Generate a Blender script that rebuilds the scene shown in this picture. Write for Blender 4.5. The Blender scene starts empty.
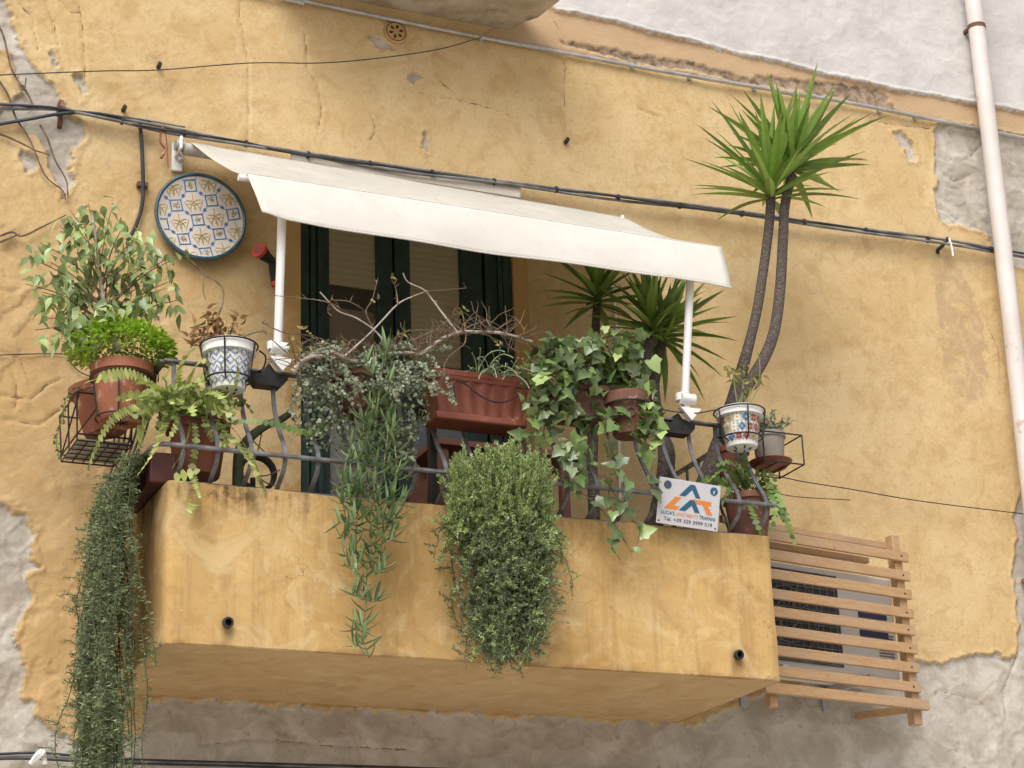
import bpy, bmesh, math, random
import numpy as np
from mathutils import Vector, Matrix, Quaternion
random.seed(7); RS = np.random.RandomState(7)
S = bpy.context.scene; C = S.collection
R = math.radians
# ------------------------------------------------------------------ camera, sky, sun, exposure
F_PX = 2060.9; CAM = Vector((-2.0415, -8.694, -2.5418)); YAW, PIT, ROL = R(24.868), R(20.198), R(-2.181)
fw = Vector((math.sin(YAW)*math.cos(PIT), math.cos(YAW)*math.cos(PIT), math.sin(PIT)))
rt0 = Vector((math.cos(YAW), -math.sin(YAW), 0)); up0 = rt0.cross(fw)
rt = rt0*math.cos(ROL)+up0*math.sin(ROL); up = up0*math.cos(ROL)-rt0*math.sin(ROL)
cd = bpy.data.cameras.new('camera'); cam = bpy.data.objects.new('camera', cd); C.objects.link(cam)
cd.sensor_width = 36; cd.lens = F_PX/1024*36; cd.clip_end = 2000; cd.clip_start = .05
cam.matrix_world = Matrix(((rt.x, up.x, -fw.x, CAM.x), (rt.y, up.y, -fw.y, CAM.y), (rt.z, up.z, -fw.z, CAM.z), (0, 0, 0, 1)))
S.camera = cam
SUN_EL, SUN_AZ = R(48), R(217)          # azimuth measured from +Y clockwise: behind the viewer, a little left
w = bpy.data.worlds.new('World'); S.world = w; w.use_nodes = True
wn = w.node_tree; sky = wn.nodes.new('ShaderNodeTexSky'); sky.sky_type = 'NISHITA'; sky.sun_disc = False
sky.sun_elevation = SUN_EL; sky.sun_rotation = SUN_AZ; sky.air_density = 1.0; sky.dust_density = 4.0; sky.ozone_density = 1.0
hs = wn.nodes.new('ShaderNodeHueSaturation'); hs.inputs['Saturation'].default_value = .22
wn.links.new(sky.outputs[0], hs.inputs['Color']); wn.links.new(hs.outputs[0], wn.nodes['Background'].inputs[0])
wn.nodes['Background'].inputs[1].default_value = .142
sl = bpy.data.lights.new('sun', 'SUN'); sl.energy = 1.5; sl.angle = R(40); sl.color = (1, .97, .93)
so = bpy.data.objects.new('sun', sl); C.objects.link(so)
sd = Vector((math.sin(SUN_AZ)*math.cos(SUN_EL), math.cos(SUN_AZ)*math.cos(SUN_EL), math.sin(SUN_EL)))
so.rotation_euler = sd.to_track_quat('Z', 'Y').to_euler()
S.view_settings.view_transform = 'Standard'; S.view_settings.look = 'None'; S.view_settings.gamma = 1
S.view_settings.exposure = 0.42
# ------------------------------------------------------------------ helpers
def ray(px, py): return fw+rt*((px-512)/F_PX)-up*((py-384)/F_PX)
def U(px, py, Y=0.):
    d = ray(px, py); return CAM+d*((Y-CAM.y)/d.y)
def UX(px, py, X):
    d = ray(px, py); return CAM+d*((X-CAM.x)/d.x)
def UP(px, py, A, n):
    d = ray(px, py); return CAM+d*((Vector(A)-CAM).dot(n)/d.dot(n))
def PJ(p):
    d = Vector(p)-CAM; z = d.dot(fw); return (512+F_PX*d.dot(rt)/z, 384-F_PX*d.dot(up)/z)
def UL(pts, Y=None): return [U(p[0], p[1], p[2] if len(p) > 2 else Y) for p in pts]
def rv(a=1): return Vector((random.uniform(-a, a), random.uniform(-a, a), random.uniform(-a, a)))
def sphr():
    while 1:
        v = rv()
        if .05 < v.length < 1: return v.normalized()
def smooth(pts, k=6):
    pts = [Vector(p) for p in pts]
    if len(pts) < 3: return pts
    o = []
    for i in range(len(pts)-1):
        p0 = pts[i-1] if i else pts[0]*2-pts[1]; p1 = pts[i]; p2 = pts[i+1]
        p3 = pts[i+2] if i+2 < len(pts) else pts[-1]*2-pts[-2]
        for j in range(k):
            t = j/k
            o.append(.5*((2*p1)+(p2-p0)*t+(2*p0-5*p1+4*p2-p3)*t*t+(3*p1-p0-3*p2+p3)*t**3))
    return o+[pts[-1]]
class MB:
    def __init__(s): s.v = []; s.f = []; s.mi = []; s.cur = 0
    def add(s, vs, fs):
        o = len(s.v); s.v.extend([tuple(x) for x in vs])
        for f in fs: s.f.append([i+o for i in f]); s.mi.append(s.cur)
    def tube(s, pts, r, n=6, flat=None):
        pts = [Vector(p) for p in pts]; N = len(pts)
        rr = r if isinstance(r, (list, tuple)) else [r]*N
        if len(rr) != N: rr = [rr[0]+(rr[-1]-rr[0])*i/(N-1) for i in range(N)]
        t = (pts[1]-pts[0]).normalized(); a = t.orthogonal().normalized(); vs = []
        if flat is not None: a = (flat[0]-t*flat[0].dot(t)).normalized()
        for i, p in enumerate(pts):
            t2 = ((pts[min(i+1, N-1)]-pts[max(i-1, 0)])); t2 = t2.normalized() if t2.length > 1e-9 else t
            a = t.rotation_difference(t2) @ a; t = t2; a = (a-t*a.dot(t)).normalized(); b = t.cross(a)
            for k in range(n):
                th = 2*math.pi*(k+.5)/n; c_, s_ = math.cos(th), math.sin(th)
                if flat: vs.append(p+a*(c_*flat[1]*1.414)+b*(s_*flat[2]*1.414))
                else: vs.append(p+a*(c_*rr[i])+b*(s_*rr[i]))
        fs = [[i*n+k, i*n+(k+1) % n, (i+1)*n+(k+1) % n, (i+1)*n+k] for i in range(N-1) for k in range(n)]
        fs += [list(range(n))[::-1], [(N-1)*n+k for k in range(n)]]
        s.add(vs, fs); return s
    def box(s, c, sx, sy, sz, M=None):
        M = M or Matrix.Identity(3); c = Vector(c)
        vs = [c+M @ Vector((x*sx/2, y*sy/2, z*sz/2)) for z in (-1, 1) for y in (-1, 1) for x in (-1, 1)]
        s.add(vs, [[0, 2, 3, 1], [4, 5, 7, 6], [0, 1, 5, 4], [2, 6, 7, 3], [0, 4, 6, 2], [1, 3, 7, 5]]); return s
    def bar(s, p0, p1, w, h, upv=Vector((0, 0, 1))):
        p0 = Vector(p0); p1 = Vector(p1); t = (p1-p0); L = t.length; t.normalize(); a = t.cross(upv).normalized(); b = a.cross(t)
        M = Matrix((t, a, b)).transposed(); return s.box((p0+p1)/2, L, w, h, M)
    def lathe(s, prof, M=None, n=32, c=(0, 0, 0), close=False):
        M = M or Matrix.Identity(3); c = Vector(c); vs = []; m = len(prof)
        for r_, z in prof:
            for k in range(n):
                th = 2*math.pi*k/n; vs.append(c+M @ Vector((r_*math.cos(th), r_*math.sin(th), z)))
        fs = [[i*n+k, i*n+(k+1) % n, (i+1)*n+(k+1) % n, (i+1)*n+k] for i in range(m-1) for k in range(n)]
        if close: fs += [list(range(n))[::-1], [(m-1)*n+k for k in range(n)]]
        s.add(vs, fs); return s
    def leaf(s, p, d, nrm, L, W, prof=(0, .8, 1, .6, 0), fold=.25, bend=.3):
        d = d.normalized(); sd_ = d.cross(nrm)
        if sd_.length < 1e-4: sd_ = d.orthogonal()
        sd_.normalize(); nn = sd_.cross(d); m = len(prof); vs = []
        for i, w_ in enumerate(prof):
            t = i/(m-1); c = p+d*(L*t)-nn*(bend*L*t*t); hw = W*w_*.5
            if 0 < i < m-1 or w_ > 0: vs += [c-sd_*hw+nn*(fold*hw), c, c+sd_*hw+nn*(fold*hw)]
            else: vs += [c]
        fs = []; 
        # index map
        idx = []; k = 0
        for i, w_ in enumerate(prof):
            if 0 < i < m-1 or w_ > 0: idx.append((k, k+1, k+2)); k += 3
            else: idx.append((k, k, k)); k += 1
        for i in range(m-1):
            a, b = idx[i], idx[i+1]
            for q in ((a[0], a[1], b[1], b[0]), (a[1], a[2], b[2], b[1])):
                u_ = []
                for x in q:
                    if x not in u_: u_.append(x)
                if len(u_) > 2: fs.append(u_)
        s.add(vs, fs)
    def kite(s, p, d, nrm, L, W):
        d = d.normalized(); sd_ = d.cross(nrm)
        if sd_.length < 1e-4: sd_ = d.orthogonal()
        sd_.normalize(); nn = sd_.cross(d); m_ = p+d*L*.5
        s.add([p, m_-sd_*W*.5+nn*W*.12, p+d*L, m_+sd_*W*.5+nn*W*.12], [[0, 1, 2], [0, 2, 3]])
    def build(s, name, mat, parent=None, shade=True, mw=None):
        me = bpy.data.meshes.new(name); me.from_pydata(s.v, [], s.f)
        for m in (mat if isinstance(mat, (list, tuple)) else [mat]): me.materials.append(m)
        if any(s.mi): me.polygons.foreach_set('material_index', s.mi)
        if shade:
            me.polygons.foreach_set('use_smooth', [True]*len(me.polygons))
            try: me.set_sharp_from_angle(angle=R(40))
            except Exception: pass
        me.update(); o = bpy.data.objects.new(name, me); C.objects.link(o)
        if parent:
            o.parent = parent; root = parent
            while root.parent: root = root.parent
            # vertices are given in world space; every thing's Empty is unrotated
            base = Vector(root['_o']) if '_o' in root else root.location
            off = Vector(root.location); par = Vector((0, 0, 0))
            if parent is root: me.transform(Matrix.Translation(-off))
            else: me.transform(Matrix.Translation(-off))
        return o
def tag(o, label, cat, group=None, kind=None):
    o['label'] = label; o['category'] = cat
    if group: o['group'] = group
    if kind: o['kind'] = kind
    return o
def thing(name, loc, label, cat, group=None):
    o = bpy.data.objects.new(name, None); C.objects.link(o); o.location = Vector(loc); o.empty_display_size = .1
    return tag(o, label, cat, group)
def bevel(o, w_=.004, seg=2):
    m = o.modifiers.new('bevel', 'BEVEL'); m.width = w_; m.segments = seg; m.limit_method = 'ANGLE'; m.angle_limit = R(35); return o
# ------------------------------------------------------------------ materials
class NT:
    def __init__(s, name):
        s.m = bpy.data.materials.new(name); s.m.use_nodes = True; s.t = s.m.node_tree; s.b = s.t.nodes['Principled BSDF']; s.out = s.t.nodes['Material Output']
    def n(s, ty, **kw):
        nd = s.t.nodes.new(ty)
        for k, v in kw.items():
            if hasattr(nd, k): setattr(nd, k, v)
            else: nd.inputs[k].default_value = v
        return nd
    def l(s, a, b): s.t.links.new(a, b)
    def coord(s): return s.n('ShaderNodeTexCoord').outputs['Object']
    def noise(s, sc, det=4, ro=.55, vec=None, dist=0):
        nd = s.n('ShaderNodeTexNoise'); nd.inputs['Scale'].default_value = sc; nd.inputs['Detail'].default_value = det
        nd.inputs['Roughness'].default_value = ro; nd.inputs['Distortion'].default_value = dist
        if vec is not None: s.l(vec, nd.inputs['Vector'])
        return nd.outputs[0]
    def ramp(s, fac, stops, interp='LINEAR'):
        nd = s.n('ShaderNodeValToRGB'); cr = nd.color_ramp; cr.interpolation = interp
        while len(cr.elements) < len(stops): cr.elements.new(.5)
        for e, (p, c) in zip(cr.elements, stops): e.position = p; e.color = (c, c, c, 1) if isinstance(c, (int, float)) else (*c, 1)
        s.l(fac, nd.inputs[0]); return nd.outputs[0]
    def mix(s, f, a, b, mode='MIX'):
        nd = s.n('ShaderNodeMix', data_type='RGBA', blend_type=mode)
        for sock, v in ((nd.inputs[0], f), (nd.inputs[6], a), (nd.inputs[7], b)):
            if isinstance(v, (int, float)): sock.default_value = v
            elif isinstance(v, tuple): sock.default_value = (*v, 1)
            else: s.l(v, sock)
        return nd.outputs[2]
    def math(s, op, a, b=0., clamp=False):
        nd = s.n('ShaderNodeMath', operation=op); nd.use_clamp = clamp
        for sock, v in ((nd.inputs[0], a), (nd.inputs[1], b)):
            if isinstance(v, (int, float)): sock.default_value = v
            else: s.l(v, sock)
        return nd.outputs[0]
    def sstep(s, v, a, b):
        nd = s.n('ShaderNodeMapRange'); nd.interpolation_type = 'SMOOTHSTEP'
        nd.inputs[1].default_value = a; nd.inputs[2].default_value = b; s.l(v, nd.inputs[0]); return nd.outputs[0]
    def bump(s, h, st=.3, dist=.01, nrm=None):
        nd = s.n('ShaderNodeBump'); nd.inputs['Strength'].default_value = st; nd.inputs['Distance'].default_value = dist; s.l(h, nd.inputs['Height'])
        if nrm is not None: s.l(nrm, nd.inputs['Normal'])
        return nd.outputs[0]
    def attr(s, n_): nd = s.n('ShaderNodeAttribute'); nd.attribute_name = n_; return nd.outputs['Fac']
    def fin(s, col=None, rough=.6, nrm=None, metal=0, spec=.4):
        if col is not None:
            if isinstance(col, tuple): s.b.inputs['Base Color'].default_value = (*col, 1)
            else: s.l(col, s.b.inputs['Base Color'])
        if isinstance(rough, (int, float)): s.b.inputs['Roughness'].default_value = rough
        else: s.l(rough, s.b.inputs['Roughness'])
        s.b.inputs['Metallic'].default_value = metal; s.b.inputs['Specular IOR Level'].default_value = spec
        if nrm is not None: s.l(nrm, s.b.inputs['Normal'])
        return s.m
def worn(name, c1, c2, sc=12, rough=.6, bump=.15, metal=0, spot=None, spotsc=30, spotlo=.62, bsc=60):
    k = NT(name); co = k.coord(); a = k.noise(sc, 5, .6, co); col = k.mix(k.sstep(a, .35, .68), c1, c2)
    if spot: col = k.mix(k.sstep(k.noise(spotsc, 5, .7, co), spotlo, spotlo+.1), col, spot)
    return k.fin(col, rough, k.bump(k.noise(bsc, 4, .6, co), bump, .004), metal)
def leafmat(name, stops, rough=.5, trans=.3, spec=.35):
    stops = [(p, tuple(min(.7, c*1.28) for c in col)) for p, col in stops]; trans *= .6; stops[0] = (stops[0][0], tuple(c*.55 for c in stops[0][1]))  # darkest leaf tone lowered: deep shade of foliage gaps put into the colour
    k = NT(name); g = k.n('ShaderNodeNewGeometry'); col = k.ramp(g.outputs['Random Per Island'], stops)
    col = k.mix(.35, col, k.mix(k.noise(25, 2, .5, k.coord()), stops[0][1], stops[-1][1]))
    k.fin(col, rough, None, 0, spec)
    if trans:
        tr = k.n('ShaderNodeBsdfTranslucent'); k.l(k.mix(1., col, (1., 1.1, .55), 'MULTIPLY'), tr.inputs['Color'])
        ms = k.n('ShaderNodeMixShader'); ms.inputs[0].default_value = trans; k.l(k.b.outputs[0], ms.inputs[1]); k.l(tr.outputs[0], ms.inputs[2]); k.l(ms.outputs[0], k.out.inputs[0])
    return k.m
M = {}
M['iron'] = worn('wrought_iron', (.11, .11, .115), (.22, .22, .23), 14, .5, .25, .3, (.16, .09, .05), 22, .60)
M['black'] = worn('black_wire', (.018, .017, .018), (.035, .032, .03), 20, .5, .2, .2, (.07, .035, .02), 30, .62)
M['cable'] = worn('cable_sheath', (.11, .11, .115), (.24, .235, .23), 9, .55, .1)
M['cabled'] = worn('dark_cable', (.02, .02, .022), (.05, .05, .055), 9, .55, .1)
M['galv'] = worn('galvanised_pipe', (.38, .37, .36), (.55, .54, .52), 8, .42, .1, .5, (.25, .17, .1), 14, .64)
M['whitemetal'] = worn('white_enamel', (.74, .72, .70), (.80, .78, .76), 6, .4, .05, 0, (.5, .44, .36), 16, .68)
M['pipe'] = worn('painted_downpipe', (.60, .535, .50), (.68, .62, .59), 3, .5, .12, 0, (.45, .38, .32), 7, .62)
M['terra'] = worn('terracotta', (.25, .085, .045), (.32, .12, .065), 9, .75, .25, 0, (.44, .29, .21), 11, .55)
M['terradark'] = worn('old_terracotta', (.10, .045, .032), (.19, .08, .052), 9, .75, .3, 0, (.33, .24, .17), 13, .58)
M['redplastic'] = worn('red_brown_plastic', (.155, .042, .024), (.21, .062, .034), 5, .5, .12, 0, (.36, .17, .11), 9, .62)
M['soil'] = worn('soil', (.03, .02, .012), (.07, .05, .03), 40, .95, .8)
M['glaze'] = worn('white_glaze', (.74, .72, .68), (.80, .79, .76), 7, .25, .06, 0, (.55, .5, .42), 14, .68)
M['blue'] = worn('blue_glaze', (.03, .12, .30), (.07, .22, .45), 30, .28, .05)
M['bluerim'] = worn('blue_rim_glaze', (.025, .065, .095), (.05, .115, .155), 14, .25, .05)
M['dish'] = worn('cream_glaze', (.56, .50, .44), (.64, .59, .53), 7, .3, .06)
M['ochre'] = worn('ochre_glaze', (.42, .27, .06), (.55, .40, .14), 40, .3, .05)
M['olive'] = worn('olive_glaze', (.34, .24, .07), (.45, .33, .14), 40, .3, .05)
M['maroon'] = worn('maroon_glaze', (.25, .04, .04), (.4, .09, .07), 40, .3, .05)
M['wood'] = None
M['bark'] = worn('grey_bark', (.26, .21, .17), (.46, .40, .35), 25, .9, .8, 0, (.55, .50, .45), 18, .6)
M['twig'] = worn('brown_twig', (.11, .07, .045), (.22, .15, .10), 25, .9, .5)
M['stemd'] = worn('dark_stem', (.05, .06, .03), (.10, .10, .055), 20, .8, .3)
M['stem'] = worn('green_stem', (.14, .16, .06), (.25, .25, .12), 20, .7, .3)
M['dry'] = leafmat('dry_leaf', [(0, (.16, .08, .03)), (.5, (.30, .17, .07)), (1, (.42, .28, .13))], .8, .25)
k = NT('yucca_bark'); co = k.coord(); wv = k.n('ShaderNodeTexWave', wave_type='BANDS', bands_direction='Z'); k.l(co, wv.inputs[0])
wv.inputs['Scale'].default_value = 22; wv.inputs['Distortion'].default_value = 14; wv.inputs['Detail'].default_value = 3; wv.inputs['Detail Scale'].default_value = 2.5
M['yuccabark'] = k.fin(k.mix(k.sstep(wv.outputs[1], .1, .8), k.mix(k.noise(9, 4, .6, co), (.05, .036, .03), (.10, .075, .06)), k.mix(k.noise(30, 4, .6, co), (.10, .08, .068), (.20, .165, .14))), .9, k.bump(wv.outputs[1], .7, .006))
# ------------------------------------------------------------------ ground (structure)
def flat(name, x0, x1, y0, y1, z, mat, h=None):
    m = MB()
    if h: m.box(((x0+x1)/2, (y0+y1)/2, z-h/2), x1-x0, y1-y0, h)
    else: m.add([(x0, y0, z), (x1, y0, z), (x1, y1, z), (x0, y1, z)], [[0, 1, 2, 3]])
    o = m.build(name, mat, None, False); o['kind'] = 'structure'; return o
GZ = -4.14
k = NT('ground_earth'); flat('ground', -400, 400, -400, 400, GZ-.02, k.fin(k.mix(k.noise(.3, 5, .6, k.coord()), (.24, .21, .17), (.33, .29, .24)), .95))
k = NT('street_paving'); co = k.coord(); vr = k.n('ShaderNodeTexBrick'); k.l(co, vr.inputs[0]); vr.inputs['Scale'].default_value = 2.2
vr.inputs['Color1'].default_value = (.44, .41, .37, 1); vr.inputs['Color2'].default_value = (.52, .48, .43, 1); vr.inputs['Mortar'].default_value = (.24, .22, .19, 1); vr.inputs['Mortar Size'].default_value = .012
flat('street', -40, 40, -9.6, -1.4, GZ, k.fin(vr.outputs[0], .8, k.bump(vr.outputs[1], .4, .01)))
k = NT('pavement_stone'); flat('pavement', -40, 40, -1.4, .05, GZ+.13, k.fin(k.mix(k.noise(5, 5, .6, k.coord()), (.42, .39, .35), (.52, .48, .43)), .85), .15)
# ------------------------------------------------------------------ numpy noise
def pnoise(x, y, seed=0):
    rs = np.random.RandomState(seed); P = rs.permutation(512); G = rs.rand(512)*2*np.pi
    xi = np.floor(x).astype(int); yi = np.floor(y).astype(int); xf = x-xi; yf = y-yi
    u = xf**3*(xf*(6*xf-15)+10); v = yf**3*(yf*(6*yf-15)+10)
    def g(ix, iy, dx, dy):
        a = G[P[(ix+P[iy % 512]) % 512]]; return np.cos(a)*dx+np.sin(a)*dy
    n00 = g(xi, yi, xf, yf); n10 = g(xi+1, yi, xf-1, yf); n01 = g(xi, yi+1, xf, yf-1); n11 = g(xi+1, yi+1, xf-1, yf-1)
    return (n00*(1-u)+n10*u)*(1-v)+(n01*(1-u)+n11*u)*v
def fbm(x, y, sc, o=4, seed=0, g=.5):
    t = 0; a = 1
    for i in range(o): t = t+a*pnoise(x*sc*2**i+17*i, y*sc*2**i-9*i, seed+i); a *= g
    return t
def segd(px, py, a, b):
    ax, ay = a; bx, by = b; dx, dy = bx-ax, by-ay; t = np.clip(((px-ax)*dx+(py-ay)*dy)/(dx*dx+dy*dy+1e-12), 0, 1)
    return np.hypot(px-ax-t*dx, py-ay-t*dy)
def polysd(px, py, poly):      # negative inside
    d = np.full(px.shape, 9.); ins = np.zeros(px.shape, bool); n = len(poly)
    for i in range(n):
        a = poly[i]; b = poly[(i+1) % n]; d = np.minimum(d, segd(px, py, a, b))
        if a[1] != b[1]:
            c = ((a[1] > py) != (b[1] > py)) & (px < (b[0]-a[0])*(py-a[1])/(b[1]-a[1])+a[0]); ins ^= c
    return np.where(ins, -d, d)
def W2(pts): return [(U(x, y).x, U(x, y).z) for x, y in pts]
# ------------------------------------------------------------------ facade
DX0, DX1, DZ0, DZ1 = .888, 2.016, -.5, 1.80
bld = thing('apartment_building', (2.4, 0, GZ), 'ochre plastered old building facade with peeling patches behind the balcony', 'building')
def axis(lo, hi, st, far_lo, far_hi, cuts):
    a = list(np.arange(lo, hi+1e-6, st))
    for c in cuts:
        i = int(np.argmin([abs(q-c) for q in a])); a[i] = c
    return np.array(list(np.linspace(far_lo, lo-.1, 12))+a+list(np.linspace(hi+.1, far_hi, 12)))
gx = axis(-.95, 5.85, .0095, -9, 14, [DX0, DX1]); gz = axis(-1.4, 4.15, .0095, GZ-.02, 7.5, [DZ0, DZ1])
X, Z = np.meshgrid(gx, gz); nx, nz = len(gx), len(gz)
jx = fbm(X, Z, 3, 3, 5)*.05+fbm(X, Z, 14, 4, 9, .7)*.024; jz = fbm(X, Z, 3, 3, 25)*.05+fbm(X, Z, 14, 4, 29, .7)*.024
Xj, Zj = X+jx, Z+jz
barep = [
 [(-400, 480), (-20, 500), (5, 503), (26, 519), (36, 532), (32, 551), (47, 564), (28, 572), (32, 598), (13, 632), (11, 649), (21, 666), (21, 698), (38, 705), (40, 722), (64, 735), (81, 741), (138, 738), (140, 700), (400, 712), (640, 722), (690, 724), (750, 700), (830, 672), (900, 668), (925, 664), (940, 660), (980, 656), (1008, 661), (1019, 655), (1018, 600), (1016, 540), (1024, 440), (1500, 380), (1500, 1600), (-400, 1600)],
 [(-60, -30), (0, -6), (3, 0), (7, 12), (16, 40), (29, 63), (39, 76), (50, 97), (54, 105), (81, 125), (83, 136), (78, 164), (68, 160), (56, 156), (42, 141), (20, 128), (0, 125), (-20, 120), (2, 112), (21, 99), (16, 86), (10, 73), (9, 55), (3, 50), (-60, 45)],
 [(931, 129), (935, 147), (937, 168), (940, 178), (936, 196), (937, 207), (942, 217), (952, 228), (962, 228), (970, 229), (980, 228), (991, 236), (1000, 250), (1012, 262), (1060, 275), (1060, 146), (990, 131), (945, 126)],
 [(420, 131), (426, 133), (430, 143), (429, 150), (423, 145)], [(408, 76), (416, 72), (420, 78), (412, 85)], [(362, 36), (378, 37), (392, 50), (380, 48)],
 [(50, 150), (60, 145), (76, 158), (70, 190), (62, 200), (54, 180)], [(18, 160), (24, 150), (40, 158), (38, 172), (26, 170)],
 [(893, 130), (899, 128), (913, 150), (916, 162), (910, 162), (900, 146)], [(72, 78), (80, 76), (84, 92), (78, 100)], [(52, 55), (55, 50), (57, 66), (53, 68)]]
sdb = np.full(X.shape, 9.)
for p in barep: sdb = np.minimum(sdb, polysd(Xj, Zj, W2(p)))
upp = W2([(535, -400), (540, -20), (548, 10), (557, 13), (600, 21), (640, 31), (690, 43), (740, 55), (790, 67), (850, 82), (900, 93), (960, 104), (1024, 115), (1500, 195), (1500, -400)])
sdu = polysd(X+jx*.35, Z+jz*.35, upp)
strip = W2([(480, 36), (530, 10), (557, 11), (600, 18), (690, 40), (790, 64), (900, 90), (1024, 112), (1500, 190), (1500, 220), (1024, 138), (850, 103), (650, 69), (500, 40)])
sds = polysd(X+jx*.3, Z+jz*.3, strip)
stone = polysd(Xj, Z+jz*.7, W2([(560, 41), (610, 50), (669, 60), (740, 75), (817, 81), (889, 93), (892, 109), (840, 101), (787, 88), (705, 75), (640, 64), (602, 55), (565, 45)]))
stone = np.maximum(stone, -.03+0*stone)
brown = polysd(Xj, Zj, W2([(932, 258), (949, 259), (954, 267), (965, 273), (967, 282), (975, 300), (985, 330), (988, 370), (985, 400), (965, 402), (950, 380), (940, 340), (935, 300)]))
cracks = [[(241, 0), (239, 14), (243, 30), (245, 45), (248, 64)], [(248, 62), (249, 90), (248, 130), (249, 152)], [(563, 55), (565, 70), (564, 95), (566, 118), (565, 147)],
 [(305, 35), (308, 70), (318, 85), (322, 110), (318, 130)], [(540, 0), (548, 12), (566, 43), (600, 52), (640, 60), (665, 70), (700, 78), (735, 84), (780, 92), (815, 100)],
 [(78, 0), (82, 20), (84, 60), (85, 100)], [(62, 0), (70, 12), (82, 12)], [(20, 5), (32, 18), (38, 50)], [(45, 0), (54, 25), (58, 45)], [(400, 88), (440, 95), (480, 105), (510, 115)],
 [(435, 70), (445, 85), (455, 92)], [(372, 115), (376, 130), (370, 140)], [(440, 320), (444, 330)], [(990, 330), (1000, 350), (1002, 380)], [(1018, 655), (1012, 675), (1005, 690), (1008, 720)],
 [(0, 352), (20, 360), (30, 385)], [(0, 395), (30, 400), (48, 385), (60, 380)], [(5, 420), (40, 425), (60, 410)], [(12, 370), (17, 390), (14, 410)], [(940, 690), (980, 700), (1000, 720)], [(870, 120), (900, 125), (930, 128)],
 [(200, 745), (260, 738), (330, 745), (420, 750)], [(950, 132), (962, 150), (973, 155), (985, 140)], [(938, 205), (950, 212), (962, 222)], [(420, 100), (424, 108), (416, 112)], [(640, 110), (660, 118)], [(945, 172), (955, 180), (970, 175)]]
sdc = np.full(X.shape, 9.)
Xc = X+fbm(X, Z, 22, 2, 71)*.006; Zc = Z+fbm(X, Z, 22, 2, 81)*.006
for c in cracks:
    q = W2(c)
    for a, b in zip(q[:-1], q[1:]): sdc = np.minimum(sdc, segd(Xc, Zc, a, b))
sm = lambda v, a, b: np.clip((v-a)/(b-a), 0, 1)**2*(3-2*np.clip((v-a)/(b-a), 0, 1))
# local roughness of the hand-thrown plaster: strong at lower left, in bare render and the upper storey
lx = W2([(95, 384)])[0][0]
rough = sm(-(X+.12*fbm(X, Z, 2, 2, 3)), -.35, .1)*sm(-Z, -1.75, -1.1)
db = 1-sm(sdb, -.004, .006); du = 1-sm(sdu, -.006, .006); ds = 1-sm(sds, -.004, .004)
h = fbm(X, Z, .9, 3, 40)*.012+fbm(X, Z, 5, 3, 41)*.0035
h += rough*(fbm(X, Z, 2.2, 6, 44, .6)*.009)+(1-rough)*fbm(X, Z, 22, 3, 47)*.0011
rid = 1-np.abs(fbm(X+jx, Z*1.5+jz, 3.2, 3, 51))*2.2
h += np.maximum(db, du)*(np.clip(rid, .75, 1)-.75)*.022+db*fbm(X, Z, 7, 4, 61)*.009+du*(fbm(X, Z, 2.5, 4, 62)*.012-(np.clip(rid, .75, 1)-.75)*.014)
h += .007*np.exp(-((sdb-.012)/.010)**2)-.015*db+.022*du*(1)+.008*ds-.012*(1-sm(stone, -.004, .006))
tq = fbm(X+jx, Z+jz, .9, 6, 91, .55)
ter = sum(sm(tq, t_, t_+.02) for t_ in (-.22, .0, .2))
lft_ = sm(-(X+.2*fbm(X, Z, 1.5, 2, 93)), -.75, -.1)
h += ter*(.0040*rough+.0022*lft_+.0003)+rough*np.clip(np.abs(fbm(X, Z, 6, 3, 95))-.25, 0, 1)*.012
h += -.006*(1-sm(sdc, .001, .012))
far = (X < -.98) | (X > 5.88) | (Z < -1.42) | (Z > 4.17)
h = np.where(far, 0, h)
co_ = np.stack([X, -h, Z], -1).reshape(-1, 3).astype(np.float32)
co_ -= np.array([2.4, 0, GZ], np.float32)
ii, jj = np.meshgrid(np.arange(nx-1), np.arange(nz-1)); a = (jj*nx+ii); cx = (X[:-1, :-1]+X[1:, 1:])/2; cz = (Z[:-1, :-1]+Z[1:, 1:])/2
hole = (cx > DX0) & (cx < DX1) & (cz > DZ0) & (cz < DZ1)
q = np.stack([a, a+1, a+nx+1, a+nx], -1)[~hole].reshape(-1, 4)
me = bpy.data.meshes.new('plaster_wall'); me.vertices.add(nx*nz); me.vertices.foreach_set('co', co_.ravel())
me.loops.add(q.size); me.loops.foreach_set('vertex_index', q.ravel().astype(np.int32)); me.polygons.add(len(q))
me.polygons.foreach_set('loop_start', np.arange(0, q.size, 4, dtype=np.int32)); me.update(calc_edges=True)
me.polygons.foreach_set('use_smooth', np.ones(len(q), bool))
for nm, ar in (('bare', sdb), ('upper', sdu), ('strip', sds), ('stone', stone), ('brown', brown), ('crack', sdc), ('rough', rough)):
    at = me.attributes.new(nm, 'FLOAT', 'POINT'); at.data.foreach_set('value', np.clip(ar, -.5, .5 if nm != 'rough' else 1).astype(np.float32).ravel())
wall = bpy.data.objects.new('plaster_wall', me); C.objects.link(wall); wall.parent = bld
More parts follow.
